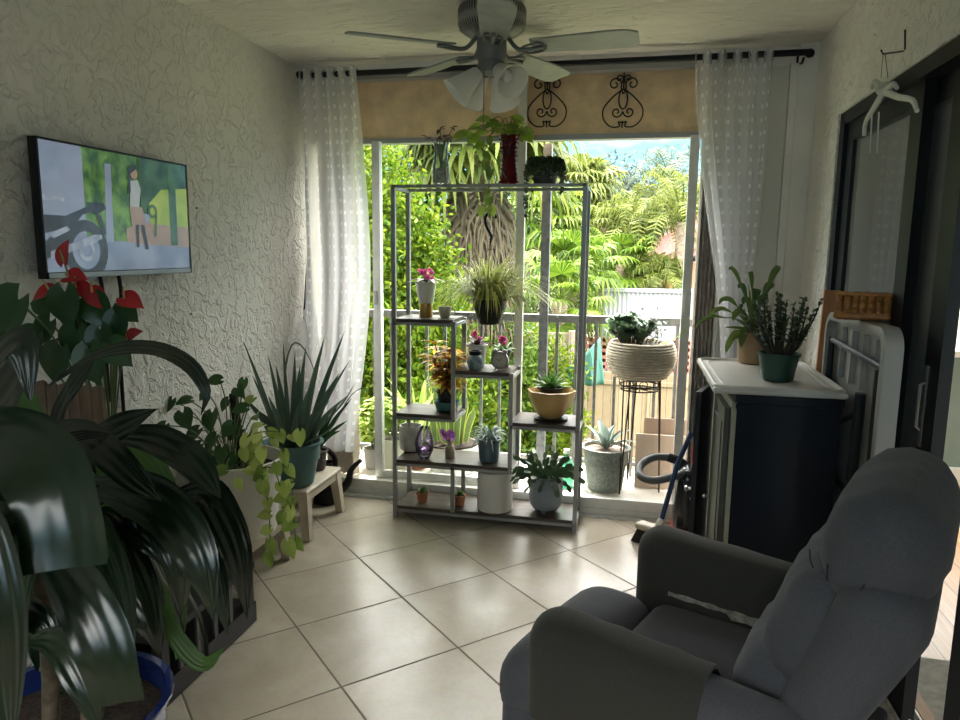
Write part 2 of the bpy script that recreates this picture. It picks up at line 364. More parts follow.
# ------------------------------------------------------------------ shared materials
m_wall = stucco('textured white wall plaster', (.76, .735, .68), 27, .85, dist=.012)
m_ceil = stucco('trowelled ceiling plaster', (.78, .74, .66), 20, .8, (.45, 1.7, 1), dist=.014)
m_smooth = mat('painted smooth white', (.72, .70, .66), .5, var=.06, vscale=3)
m_tan = mat('tan roughcast lintel', (.80, .59, .36), .9, var=.14, vscale=9, bump=.5, bscale=50)
m_tile = tilemat()
m_black = mat('black metal', (.008, .009, .011), .45, 0, spec=.25)
m_blackpl = mat('black plastic', (.010, .010, .011), .4, spec=.25)
m_white = mat('white paint', (.78, .78, .74), .4)
m_grey = mat('grey aluminium', (.33, .33, .33), .4, .3)
m_sash = mat('white aluminium sash', (.70, .70, .66), .4, var=.05, vscale=20)
m_conc = mat('pale concrete', (.66, .63, .56), .8, var=.12, vscale=6, bump=.3)
m_wood = plankmat('light oak planks', (.30, .17, .08), (.52, .33, .18), .13, 0)
m_greenw = mat('sage green wall', (.20, .27, .25), .7, var=.05)
m_glass = glassmat('door glass', (.78, .80, .80), .58, .03, .20)
m_glass2 = glassmat('window glass', (.93, .96, .96), .05, .01)
m_soil = mat('dark potting soil', (.035, .022, .014), .95, var=.6, vscale=90, bump=1, bscale=120)
m_sheer = sheermat()

# ------------------------------------------------------------------ the room
XL, XR, YF, ZC, YB = -1.88, .82, 3.9, 2.455, -1.3
fl = MB(); fl.add([(XL-.1, YB-.1, 0), (XR+.07, YB-.1, 0), (XR+.07, YF, 0), (XL-.1, YF, 0)], [(0, 1, 2, 3)]); fl.build('floor', m_tile, smooth=False, **ST)
MB().bx(XL-.1, XR+.16, YB-.1, YF+.12, ZC, ZC+.12).build('ceiling', m_ceil, smooth=False, **ST)
MB().bx(XL-.12, XL, YB-.1, YF+.6, -.05, ZC+.1).build('wall_left', m_wall, smooth=False, **ST)
w = MB()                                          # right wall with the sliding door opening
w.bx(XR, XR+.16, 3.42, YF+.1, 0, ZC); w.bx(XR, XR+.16, 1.80, 3.42, 2.03, ZC); w.bx(XR, XR+.16, YB-.1, 1.80, 0, ZC)
w.build('wall_right', m_wall, smooth=False, **ST)
w = MB(); w.bx(XL, XR, YF, YF+.1, 2.405, ZC)      # strip over the opening and solid part to the right
w.bx(.42, XR, YF, YF+.1, 0, 2.405)
w.build('wall_far', m_smooth, smooth=False, **ST)
w = MB()                                          # unseen rear wall; its opening is added to let fill daylight in
w.bx(XL, -1.2, YB-.1, YB, 0, ZC); w.bx(.1, XR, YB-.1, YB, 0, ZC); w.bx(-1.2, .1, YB-.1, YB, 0, 1.0); w.bx(-1.2, .1, YB-.1, YB, 2.2, ZC)
w.build('wall_rear', m_wall, smooth=False, **ST)
# rough plaster reveals: far corner post and the door opening
w = MB(); w.bx(.70, .735, YF-.02, YF, .1, 2.37); w.bx(.735, XR, YF-.035, YF, 0, ZC); w.build('trim_1', m_smooth, smooth=False, **ST)
w = MB(); w.bx(XR-.012, XR, 3.355, 3.45, 0, 2.10); w.bx(XR-.012, XR, 1.8, 3.355, 2.035, 2.10); w.build('trim_2', m_wall, smooth=False, **ST)
w = MB(); w.tube([PY(802, 196, 3.86), PY(800, 188, 3.85), PY(803, 180, 3.86), PY(806, 186, 3.85), PY(804, 198, 3.86)], .003, 6)
w.build('wall_hook', m_white, origin=PY(802, 190, 3.87), **tags('small white wire loop fixed to the corner post beside the right curtain', 'hook'))
# flat smooth panel on the wall beside the curtain
MB().bx(.43, .695, YF-.012, YF, .12, 2.36).build('trim_3', mat('ivory panel', (.62, .61, .56), .55, var=.08, vscale=2.5), smooth=False, **ST)

# low kerb, door tracks, ledge, lintel
c = MB(); c.bx(XL, .60, 3.875, 3.93, 0, .098); c.bx(XL, .60, 3.865, 3.88, .03, .045); c.bx(XL, .60, 3.865, 3.88, .085, .105); c.bx(XL, .60, 3.845, 3.88, 0, .012)
c.build('trim_4', m_sash, smooth=False, **ST)
MB().bx(XL, .9, 3.93, 4.48, -.12, .095).build('balcony_ledge', m_conc, smooth=False, **ST)
MB().bx(XL-.3, 1.2, 4.0, 4.22, 2.075, 2.60).build('lintel_beam', m_tan, smooth=False, **ST)
c = MB(); c.bx(XL, .55, 3.99, 4.06, 2.05, 2.078); c.build('trim_5', m_grey, smooth=False, **ST)
c = MB(); c.bx(XL, .50, 3.90, 3.965, 2.378, 2.405); c.build('trim_6', m_grey, smooth=False, **ST)
MB().bx(XL-.2, 1.0, 4.44, 4.56, -2.7, -.12).build('wall_outer', m_conc, smooth=False, **ST)

# window stiles
def stile(name, x0, x1, y0, y1, z0, z1, m, kids=None):
    return MB().bx(x0, x1, y0, y1, z0, z1).build(name, m, smooth=False, **ST)
wl = stile('window_1', -1.475, -1.43, 3.94, 3.985, .1, 2.055, m_sash)
t = MB(); t.bx(-1.425, -.635, 3.955, 3.975, .1, .14); t.bx(-1.43, -.63, 3.96, 3.966, .14, 2.05, mi=1); t.build('window_pane', [m_sash, m_glass2], parent=wl, smooth=False)
MB().bx(-1.462, -1.45, 3.925, 3.94, 1.14, 1.22).build('window_latch', m_grey, parent=wl, smooth=False)
stile('window_2', -.645, -.600, 3.945, 3.985, .1, 2.379, m_sash)
stile('window_3', -.548, -.498, 4.28, 4.34, .095, 2.075, mat('weathered grey screen post', (.13, .14, .15), .6, var=.3, vscale=25))
wr = stile('window_4', .255, .30, 3.955, 4.0, .1, 2.055, m_sash)
MB().bx(.268, .285, 3.935, 3.955, 1.14, 1.24).build('window_latch', m_sash, parent=wr, smooth=False)
# stacked accordion shutters, one at each side
def shutter(name, x0, x1, n, label, y=3.99, m=None):
    mb = MB()
    w = (x1-x0)/n
    for i in range(n):
        a = x0+i*w
        mb.add([(a, y, .1), (a+w*.5, y-.05, .1), (a+w, y, .1), (a, y, 2.36), (a+w*.5, y-.05, 2.36), (a+w, y, 2.36),
                (a, y+.012, .1), (a+w*.5, y-.038, .1), (a+w, y+.012, .1), (a, y+.012, 2.36), (a+w*.5, y-.038, 2.36), (a+w, y+.012, 2.36)],
               [(0, 1, 4, 3), (1, 2, 5, 4), (6, 9, 10, 7), (7, 10, 11, 8), (3, 4, 10, 9), (4, 5, 11, 10), (0, 6, 7, 1), (1, 7, 8, 2)])
    return mb.build(name, m, origin=(x0, y, .1), smooth=False, **tags(label, 'shutter'))
shutter('accordion_shutter', .315, .42, 5, 'folded taupe metal accordion shutter beside the right window stile', m=mat('taupe shutter metal', (.60, .55, .50), .5, var=.25, vscale=18))
shutter('accordion_shutter', -1.80, -1.60, 6, 'folded cream metal accordion shutter behind the left sheer curtain', m=mat('cream shutter metal', (.62, .55, .46), .5, var=.1, vscale=18))

# balcony railing
rl = thing('balcony_railing', 'dark grey metal balcony railing with upright bars beyond the ledge', 'railing', (-.6, 4.35, .095))
m_rail = mat('weathered railing paint', (.17, .17, .17), .55, .2, var=.25, vscale=20)
MB().bx(XL, .9, 4.325, 4.375, 1.03, 1.075).build('top_rail', m_rail, parent=rl, smooth=False)
MB().bx(XL, .9, 4.335, 4.365, .16, .185).build('bottom_rail', m_rail, parent=rl, smooth=False)
for i in range(23):
    x = -1.86+i*.118
    if abs(x+.52) < .05: continue
    MB().bx(x-.009, x+.009, 4.341, 4.359, .098, 1.03).build('baluster', m_rail, parent=rl, smooth=False)

# ------------------------------------------------------------------ sliding door in the right wall
dr = MB()
dr.bx(XR-.004, XR+.10, 3.29, 3.355, 0, 2.03); dr.bx(XR-.004, XR+.12, 1.80, 3.355, 1.985, 2.035); dr.bx(XR+.10, XR+.15, 1.80, 3.355, 1.97, 2.03)
dr.bx(XR, XR+.15, 1.80, 3.355, .0, .012)
D = dr.build('door_1', m_black, smooth=False, origin=(XR, 2.6, 0), **ST)
s1 = MB(); s1.bx(XR+.012, XR+.045, 3.20, 3.29, .015, 1.985); s1.bx(XR+.012, XR+.045, 2.485, 2.585, .015, 1.985); s1.bx(XR+.012, XR+.045, 2.585, 3.20, .015, .09); s1.bx(XR+.012, XR+.045, 2.585, 3.20, 1.91, 1.985)
p1 = s1.build('door_panel', m_black, parent=D, smooth=False)
MB().bx(XR+.026, XR+.031, 2.585, 3.20, .09, 1.91).build('door_glass', m_glass, parent=p1, smooth=False)
s2 = MB(); s2.bx(XR+.055, XR+.09, 2.275, 2.385, .015, 1.985); s2.bx(XR+.055, XR+.09, 3.13, 3.22, .015, 1.985); s2.bx(XR+.055, XR+.09, 2.385, 3.13, .015, .09); s2.bx(XR+.055, XR+.09, 2.385, 3.13, 1.91, 1.985)
p2 = s2.build('door_panel', mat('dark bronze sash', (.014, .014, .014), .45, spec=.25), parent=D, smooth=False)
MB().bx(XR+.07, XR+.075, 2.385, 3.13, .09, 1.91).build('door_glass', m_glass, parent=p2, smooth=False)
h = MB(); h.tube([(XR+.055, 2.36, .93), (XR+.04, 2.36, .94), (XR+.04, 2.36, 1.07), (XR+.055, 2.36, 1.08)], .005, 8); h.bx(XR+.05, XR+.056, 2.35, 2.37, .88, 1.13)
h.build('door_handle', mat('satin steel', (.5, .5, .5), .3, .9), parent=p2)
MB().bx(XR+.02, XR+.10, 1.80, 1.93, .0, 1.985).build('door_jamb', m_black, parent=D, smooth=False)
tk = MB()
for k, x in enumerate((.0, .035, .07, .105, .14)): tk.bx(XR+x-.03, XR+x-.024, 1.80, 3.3, 0, .028)
tk.bx(XR-.04, XR+.12, 1.80, 3.3, 0, .013)
tk.build('door_track', mat('worn aluminium', (.5, .48, .44), .45, .5, var=.3, vscale=30), parent=D, smooth=False)
MB().bx(XR+.125, XR+.165, 1.80, 3.355, 0, .02).build('trim_7', mat('oak threshold', (.32, .17, .07), .5, var=.2), smooth=False, **ST)

# ------------------------------------------------------------------ living room past the door
lf = MB(); lf.add([(XR+.07, -1.3, -.002), (4.2, -1.3, -.002), (4.2, 5.0, -.002), (XR+.07, 5.0, -.002)], [(0, 1, 2, 3)]); lf.build('floor_living', m_wood, smooth=False, **ST)
MB().bx(XR+.16, 4.3, -1.4, 5.1, ZC, ZC+.1).build('ceiling_living', m_smooth, smooth=False, **ST)
w = MB(); w.bx(XR+.16, 1.75, 5.0, 5.12, 0, ZC); w.bx(3.3, 4.2, 5.0, 5.12, 0, ZC); w.bx(1.75, 3.3, 5.0, 5.12, 0, .86); w.bx(1.75, 3.3, 5.0, 5.12, 2.1, ZC)
w.build('wall_living_far', m_greenw, smooth=False, **ST)
w = MB(); w.bx(4.2, 4.3, -1.3, 5.0, 0, ZC); w.build('wall_living_side', m_greenw, smooth=False, **ST)
w = MB(); w.bx(XR+.16, 1.4, -1.4, -1.3, 0, ZC); w.bx(3.4, 4.2, -1.4, -1.3, 0, ZC); w.bx(1.4, 3.4, -1.4, -1.3, 2.1, ZC); w.build('wall_living_rear', m_greenw, smooth=False, **ST)  # unseen wall; its wide gap is added to pour light into the room
MB().bx(XR+.16, 4.2, 4.98, 5.0, 0, .11).build('baseboard_living', m_white, smooth=False, **ST)
w = MB(); w.bx(1.70, 3.35, 4.94, 5.0, .83, .87); w.bx(1.72, 1.78, 4.97, 5.02, .87, 2.12); w.bx(3.27, 3.33, 4.97, 5.02, .87, 2.12); w.bx(1.72, 3.33, 4.97, 5.02, 2.08, 2.14); w.bx(1.75, 3.3, 5.02, 5.05, 1.42, 1.46)
w.build('window_5', m_white, smooth=False, **ST)
bl = thing('window_blind', 'white slatted blind half drawn over the green-walled room window', 'blind', (2.5, 4.965, 2.08))
b = MB()
for i in range(24):
    z = 2.05-i*.026; b.add([(1.79, 4.955, z), (3.26, 4.955, z), (3.26, 4.975, z-.012), (1.79, 4.975, z-.012), (1.79, 4.956, z-.002), (3.26, 4.956, z-.002), (3.26, 4.976, z-.014), (1.79, 4.976, z-.014)], [(0, 1, 2, 3), (7, 6, 5, 4)])
b.build('slats', m_white, parent=bl, smooth=False); MB().bx(1.79, 3.26, 4.95, 4.98, 2.05, 2.08).build('head_rail', m_white, parent=bl, smooth=False); MB().bx(1.79, 3.26, 4.955, 4.975, 1.40, 1.42).build('bottom_rail', m_white, parent=bl, smooth=False)
lc = thing('sheer_curtain', 'sheer dotted curtain added behind the fixed sliding door glass to brighten it', 'curtain', (1.03, 3.12, .02)); cmb = MB(); vs = []; uv = []  # cloth added to lift the dark door glass
for i in range(121):
    for j in range(31):
        y = 2.78+.70*i/120; z = .03+1.98*j/30; vs.append((1.03+.03*math.sin(i*.42+.3*math.sin(j*.3)), y+.008*math.sin(i*.8), z)); uv.append((i*.14, z))
cmb.add(vs, [(i*31+j, i*31+j+1, (i+1)*31+j+1, (i+1)*31+j) for i in range(120) for j in range(30)], 0, uv); cmb.build('fabric', m_sheer, parent=lc, ang=180)
MB().tube([(1.03, 2.72, 2.02), (1.03, 3.55, 2.02)], .01, 8).build('pole', m_black, parent=lc)
rg = MB(); rg.rbox((1.50, 2.02, .006), (1.10, 1.36, .014), .006, 4)
rg.build('area_rug', mat('grey beige low pile', (.42, .40, .36), .95, var=.15, vscale=40, bump=.8, bscale=220), origin=(1.5, 2.02, 0), **tags('pale grey rug on the wooden floor past the sliding door', 'rug'))

# ------------------------------------------------------------------ outside
GZ = -2.6
m_gr = mat('lawn', (.10, .11, .05), .95, var=.5, vscale=6, bump=.6)
g = MB(); g.add([(-40, 4.5, GZ), (40, 4.5, GZ), (40, 90, GZ), (-40, 90, GZ)], [(0, 1, 2, 3)]); g.build('ground_outside', m_gr, smooth=False, **ST)

def numpy_leaves(name, m, parent, centers, sizes, asp=.5, up=.3, origin=None, **kw):
    """many small folded leaves (6 vertices each) with random directions"""
    n = len(centers); c = np.asarray(centers, dtype=np.float64)
    d = rng.normal(size=(n, 3)); d[:, 2] -= up; d /= np.linalg.norm(d, axis=1)[:, None]
    q = rng.normal(size=(n, 3)); x = np.cross(d, q); x /= np.linalg.norm(x, axis=1)[:, None]; nn = np.cross(x, d)
    s = np.asarray(sizes)[:, None]
    v = np.empty((n, 6, 3))
    v[:, 0] = c; v[:, 1] = c+d*s*.45+x*s*asp*.5+nn*s*.08; v[:, 2] = c+d*s*.5-nn*s*.04; v[:, 3] = c+d*s*.45-x*s*asp*.5+nn*s*.08; v[:, 4] = c+d*s; v[:, 5] = c+d*s*.25
    og = np.array(WL[parent.name]); v -= og
    me = bpy.data.meshes.new(name)
    me.vertices.add(n*6); me.vertices.foreach_set('co', v.ravel())
    base = (np.arange(n)*6)[:, None]
    lp = (base + np.array([0, 1, 4, 2, 0, 2, 4, 3])[None]).ravel().astype(np.int32)
    me.loops.add(n*8); me.loops.foreach_set('vertex_index', lp)
    me.polygons.add(n*2); me.polygons.foreach_set('loop_start', np.arange(0, n*8, 4, dtype=np.int32)); me.polygons.foreach_set('loop_total', np.full(n*2, 4, dtype=np.int32))
    me.materials.append(m); me.uv_layers.new(name='UVMap'); me.update(calc_edges=True); me.validate()
    o = bpy.data.objects.new(name, me); COL.objects.link(o); o.parent = parent; WL[o.name] = WL[parent.name]; return o

def blobs(n, lst, shell=.5):
    """points in a union of ellipsoids, biased outward. lst: (cx,cy,cz,rx,ry,rz)"""
    vol = np.array([(b[3]*b[4]*b[5])**.67 for b in lst]); pick = rng.choice(len(lst), n, p=vol/vol.sum())
    L_ = np.array(lst)[pick]; d = rng.normal(size=(n, 3)); d /= np.linalg.norm(d, axis=1)[:, None]
    r = rng.random(n)**(1/3)*shell + (1-shell); r *= (1+.12*np.sin(d[:, 0]*9+L_[:, 0]*5)*np.sin(d[:, 2]*8))
    return L_[:, :3] + d*L_[:, 3:]*r[:, None]
def clumps(n, lst, k, rad):
    """leaf clusters: k cluster centres on the crown, leaves around them"""
    c = blobs(k, lst, .55); return c[rng.integers(0, k, n)] + rng.normal(size=(n, 3))*rad

lm_bright = leafmat('bright yellow green leaf', (.028, .075, .004), (.16, .21, .014), .4, .5, spec=.15)  # brightest and yellowest of the outdoor leaf greens
lm_mid = leafmat('mid green leaf', (.035, .08, .012), (.12, .19, .03), .45, .4, spec=.15)
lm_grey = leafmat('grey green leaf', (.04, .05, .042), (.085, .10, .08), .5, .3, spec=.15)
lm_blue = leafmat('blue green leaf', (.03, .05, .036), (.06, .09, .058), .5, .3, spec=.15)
m_bark = mat('grey brown bark', (.12, .09, .065), .95, var=.4, vscale=12, bump=.8, bscale=30)
m_palmt = mat('fibrous palm trunk', (.22, .17, .12), .95, var=.4, vscale=10, bump=1, bscale=25, stretch=(1, 1, 3))

def broad_tree(label, x, y, lst, n, size, m, k=300, rad=.16, trunk=.12, group=None, top=0):
    t = thing('broadleaf_tree', label, 'tree', (x, y, GZ), group)
    tb = MB(); c0 = V((x, y, GZ)); tb.tube(spline([c0, V((x+.1, y, GZ+1.2)), V((x, y+.1, top-1))], 10), [trunk*(1-.05*i) for i in range(11)], 10)
    for b in lst[:6]:
        tb.tube(spline([V((x, y+.05, min(top-1.2, b[2]-.4))), V(((x+b[0])/2, (y+b[1])/2, b[2]-.3)), V(b[:3])], 6), [trunk*.5*(1-.12*i) for i in range(7)], 6)
    tb.build('trunk', m_bark, parent=t)
    numpy_leaves('foliage', m, t, clumps(n, lst, k, rad), rng.uniform(size*.6, size*1.3, n))
    return t
broad_tree('bright yellow-green broadleaf tree crowding the left of the view', -3.9, 9.6,
           [(-4.2, 9.6, 2.3, .95, .8, 1.0), (-3.3, 9.4, 1.5, .75, .7, .9), (-2.95, 9.2, .55, .8, .7, .8), (-4.2, 9.8, .6, 1.0, .8, 1.0), (-3.1, 9.2, -.4, 1.0, .7, .9), (-4.3, 9.4, -.9, 1.0, .7, 1.0), (-3.7, 9.2, .2, .6, .5, .7), (-2.8, 9.3, -1.4, .7, .5, .9)],
           42000, .10, lm_bright, 650, .15, .11, top=2.0)
broad_tree('darker green leafy tree behind the bright one at the left', -5.2, 12.5,
           [(-4.9, 12.5, 1.5, 1.3, 1, 1.4), (-3.6, 12.2, .2, 1.4, .9, 1.4), (-5.6, 12, -.5, 1.3, .9, 1.3), (-4.2, 12.6, 2.5, .9, .8, .7)], 12000, .15, lm_mid, 260, .25, .16, top=1.6)

def fan_frond(mb, base, d, L_, R, droop=.4, n=18, mi=0):
    """petiole plus a pleated fan of pointed segments that hang at their tips"""
    base = V(base); d = V(d).normalized(); hub = base + d*L_ + V((0, 0, -droop*L_*.35)); mb.tube([base, base+d*L_*.6+V((0, 0, .02)), hub], [.018, .013, .009], 4, mi=mi, cap=False)
    dd = (hub-base).normalized(); x = dd.cross(V((0, 0, 1)));
    if x.length < .01: x = V((1, 0, 0))
    x.normalize(); up = x.cross(dd)
    for i in range(n):
        a = (i/(n-1)-.5)*4.0; s = dd*math.cos(a)+x*math.sin(a); r = R*(.75+.25*math.cos(a*.6))*random.uniform(.85, 1.05)
        w = R*.055; y = up.cross(s).normalized()
        p1 = hub+s*r*.5+up*.06*R; p2 = hub+s*r*.8-V((0, 0, 1))*droop*r*.22; p3 = hub+s*r*.95-V((0, 0, 1))*droop*r*.75
        vs = [hub, p1-y*w, p1+up*w*.4, p1+y*w, p2-y*w*.6, p2+up*w*.2, p2+y*w*.6, p3]
        mb.add(vs, [(0, 1, 2), (0, 2, 3), (1, 4, 5, 2), (2, 5, 6, 3), (4, 7, 5), (5, 7, 6)], mi, [(0, 0)]*8)
def pinnate_frond(mb, base, d, L_, droop=.7, n=26, ll=.45, mi=0):
    base = V(base); d = V(d).normalized(); pts = spline([base, base+d*L_*.4+V((0, 0, .12*L_)), base+d*L_*.75+V((0, 0, -.02*L_)), base+d*L_*.95+V((0, 0, -droop*L_*.45))], n)
    mb.tube(pts, [.022*(1-i/len(pts))+.004 for i in range(len(pts))], 4, mi=mi, cap=False)
    for i in range(2, len(pts)-1):
        t = i/len(pts); dd = (pts[i+1]-pts[i-1]).normalized(); x = dd.cross(V((0, 0, 1)));
        if x.length < .01: continue
        x.normalize()
        for sgn in (-1, 1):
            l = ll*math.sin(PI*(.12+.86*t))*random.uniform(.8, 1.1); s = (x*sgn*.9+dd*.5+V((0, 0, random.uniform(-.1, .25)))).normalized(); e = pts[i]+s*l*.6; f = pts[i]+s*l*.85-V((0, 0, l*.5)); w = dd*.018
            mb.add([pts[i]-w, pts[i]+w, e+w, e-w, f], [(0, 1, 2, 3), (3, 2, 4)], mi)
m_frond = leafmat('palm frond green', (.025, .065, .005), (.12, .18, .018), .4, .4, spec=.15)
m_frond2 = leafmat('queen palm frond', (.04, .065, .01), (.15, .17, .035), .45, .4, spec=.15)
m_dead = leafmat('dry straw frond', (.09, .065, .04), (.17, .135, .085), .8, .25)
def fan_palm(label, x, y, z, R=.75, n=26, group=None, dead=10, trunk=.16, petiole=.8, m=None, lean=0):
    t = thing('fan_palm', label, 'palm tree', (x, y, GZ), group)
    tb = MB(); tb.tube(spline([V((x, y, GZ)), V((x+lean*.5, y, (GZ+z)/2)), V((x+lean, y, z))], 10), trunk, 12); tb.build('trunk', m_palmt, parent=t)
    mb = MB(); c = V((x+lean, y, z))
    for i in range(n):
        a = i*2.4+random.uniform(-.2, .2); e = 1.25-1.7*(i/n)
        fan_frond(mb, c, (math.cos(a)*math.cos(e), math.sin(a)*math.cos(e), math.sin(e)), petiole*random.uniform(.8, 1.15), R*random.uniform(.85, 1.15), random.uniform(.35, .9))
    mb.build('fronds', m or m_frond, parent=t)
    if dead:
        mb = MB()
        for i in range(dead):
            a = i*2.4; fan_frond(mb, c-V((0, 0, .1+.5*random.random())), (math.cos(a)*.6, math.sin(a)*.6, -1), petiole*.7, R*1.0, 1.0, 12)
        mb.build('dead_fronds', m_dead, parent=t)
    return t
def queen_palm(label, x, y, z, L_=2.2, n=18, group=None, lean=0, m=None, ll=.5):
    t = thing('feather_palm', label, 'palm tree', (x, y, GZ), group)
    tb = MB(); tb.tube(spline([V((x, y, GZ)), V((x+lean*.5, y, (GZ+z)/2)), V((x+lean, y, z))], 10), .14, 12); tb.build('trunk', m_palmt, parent=t)
    mb = MB(); c = V((x+lean, y, z))
    for i in range(n):
        a = i*2.4+random.uniform(-.2, .2); e = 1.2-1.3*(i/n)
        pinnate_frond(mb, c, (math.cos(a)*math.cos(e), math.sin(a)*math.cos(e), math.sin(e)), L_*random.uniform(.8, 1.1), random.uniform(.7, 1.3), 26, ll)
    mb.build('fronds', m or m_frond2, parent=t); return t

def px3(px, py, y): return PY(px, py, y)
c = px3(480, 150, 12)
t = fan_palm('tall shaggy cabbage palm with a skirt of dead fronds behind the hanging basket', c.x, 12, c.z+.25, 1.0, 44, dead=0, trunk=.2, petiole=.9, m=m_frond2)
mb = MB()
for i in range(60):
    a = i*2.4; z = c.z-.1-2.0*(i/60); fan_frond(mb, (c.x, 12, z), (math.cos(a)*.55, math.sin(a)*.55, -.9), .45, .8, 1.1, 16)
mb.build('dead_fronds', m_dead, parent=t)
for (px, py, y, R, n, lab) in [(572, 268, 16.5, .62, 26, 'low bright fan palm seen between the shelf post and the dark window post'),
                               (622, 264, 19, .62, 26, 'small lime green fan palm just above the white shed wall'),
                               (582, 186, 23, .85, 30, 'tall fan palm rising into the sky left of the bare grey tree'),
                               (605, 228, 22, .8, 28, 'golden green fan palm in the middle of the palm bank'),
                               (545, 222, 20, .85, 30, 'yellowing fan palm directly behind the dark window post'),
                               (560, 300, 15, .6, 24, 'squat fan palm low at the left end of the white shed')]:
    c = px3(px, py, y); fan_palm(lab, c.x, y, c.z, R, n, dead=8, m=(m_frond2 if y > 21 else None))
for (px, py, y, L_, lab) in [(643, 236, 20, 1.8, 'feather palm with arching fronds above the tiled roof'),
                             (682, 222, 19, 1.9, 'feather palm with golden flower stalk beside the right window frame'),
                             (670, 182, 30, 2.4, 'tall blue-green feather palm topping the skyline at the right'),
                             (655, 280, 18.6, .9, 'low feather palm with drooping fronds in front of the tiled roof')]:
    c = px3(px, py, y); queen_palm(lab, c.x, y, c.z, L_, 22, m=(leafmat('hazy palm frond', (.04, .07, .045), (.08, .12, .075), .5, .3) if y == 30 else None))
c = px3(622, 190, 34)
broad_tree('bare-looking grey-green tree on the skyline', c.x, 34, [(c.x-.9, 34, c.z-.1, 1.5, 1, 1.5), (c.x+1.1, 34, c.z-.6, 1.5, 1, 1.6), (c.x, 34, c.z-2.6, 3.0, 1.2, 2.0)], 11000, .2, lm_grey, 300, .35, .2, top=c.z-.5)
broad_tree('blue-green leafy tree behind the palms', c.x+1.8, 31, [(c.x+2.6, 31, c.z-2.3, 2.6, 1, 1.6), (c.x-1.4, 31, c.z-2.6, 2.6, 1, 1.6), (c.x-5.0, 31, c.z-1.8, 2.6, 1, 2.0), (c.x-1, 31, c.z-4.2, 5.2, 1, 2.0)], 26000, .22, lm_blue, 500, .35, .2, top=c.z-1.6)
# understorey
def bush(label, x, y, rx, rz, n, size, m, group=None):
    t = thing('leafy_bush', label, 'bush', (x, y, GZ), group)
    sb = MB()
    for k in range(5): a = k*1.26; sb.tube(spline([V((x+.05*math.cos(a), y+.05*math.sin(a), GZ)), V((x+rx*.4*math.cos(a), y+.3*math.sin(a), GZ+rz)), V((x+rx*.6*math.cos(a), y+.4*math.sin(a), GZ+rz*1.6))], 6), .02, 5)
    sb.build('stems', m_bark, parent=t)
    numpy_leaves('foliage', m, t, clumps(n, [(x, y, GZ+rz, rx, .6, rz*1.0)], 120, .16), rng.uniform(size*.6, size*1.3, n))
for (px, y, rz, rx, m, lab) in [(395, 10.5, 1.35, .9, lm_mid, 'dark green bush low behind the cream balcony pots'), (440, 11, 1.5, .9, lm_bright, 'light green bush low behind the croton plant'),
                                (490, 12, 1.6, 1.0, lm_mid, 'dense bush at the foot of the shaggy palm'), (535, 12.6, 1.3, .8, lm_bright, 'pale bush behind the dark window post')]:
    q = PY(px, 350, y); bush(lab, q.x, y, rx, rz, 6000, .12, m)

# fences, shed and the tiled house
m_fence = plankmat('weathered fence boards', (.15, .11, .065), (.25, .195, .125), .15, 0, .9, .05)
m_fence2 = plankmat('grey fence boards', (.16, .13, .10), (.30, .25, .19), .16, 0, .9, .06)
f = thing('wooden_fence', 'pale tan close-board wooden fence seen below the balcony rail', 'fence', (1.0, 14, GZ))
fb = MB(); fb.bx(-1.1, 3.2, 14, 14.03, GZ+.05, -.86); fb.build('boards', m_fence, parent=f, smooth=False)
fb = MB(); fb.bx(-1.1, 3.2, 13.96, 14.0, -1.1, -1.02); fb.bx(-1.1, 3.2, 13.96, 14, -2.3, -2.2); fb.build('rails', m_fence, parent=f, smooth=False)
fb = MB()
for x in (-1.0, .4, 1.8, 3.1): fb.bx(x-.05, x+.05, 13.94, 14.0, GZ, -.84)
fb.build('posts', m_fence, parent=f, smooth=False)
f = thing('wooden_fence', 'old grey-brown board fence beyond the pots, left of the tan fence', 'fence', (-1.9, 13.3, GZ))
fb = MB(); fb.bx(-3.0, -1.05, 13.3, 13.33, GZ+.05, -.05); fb.build('boards', m_fence2, parent=f, smooth=False)
fb = MB(); fb.bx(-3.0, -1.05, 13.26, 13.3, -.35, -.25); fb.bx(-1.14, -1.02, 13.22, 13.3, GZ, 0); fb.build('posts', m_fence2, parent=f, smooth=False)
# terracotta lattice wall behind the tan fence
la = MB()
for i in range(30):
    x = -1.0+i*.14; la.bx(x, x+.07, 15.0, 15.06, GZ, -.3)
for k in range(16):
    z = GZ+.1+k*.14; la.bx(-1.0, 3.2, 15.0, 15.06, z, z+.07)
la.build('lattice_screen', mat('terracotta lattice', (.32, .13, .09), .85, var=.1), origin=(1, 15, GZ), smooth=False, **tags('terracotta pink lattice screen peeping over the tan fence', 'screen'))
# white corrugated shed
m_shed = mat('white corrugated sheet', (.27, .28, .30), .6)
sh = thing('metal_shed', 'white corrugated metal shed wall beyond the woven planter', 'shed', (1.4, 16, GZ))
a = PY(604, 291, 16); zt = a.z; mb = MB(); vs = []; n = 110; x0, x1 = a.x, 4.6
for i in range(n+1):
    x = x0+(x1-x0)*i/n; y = 16-.03*(i % 2); vs += [(x, y, GZ), (x, y, zt)]
mb.add(vs, [(2*i, 2*i+2, 2*i+3, 2*i+1) for i in range(n)]); mb.build('wall_sheet', m_shed, parent=sh, smooth=False)
MB().bx(x0-.04, x1, 15.95, 16.02, zt-.01, zt+.06).build('top_flashing', m_shed, parent=sh, smooth=False)
MB().bx(x0, x1, 16.03, 18.2, GZ, zt-.02).build('shed_body', m_shed, parent=sh, smooth=False)
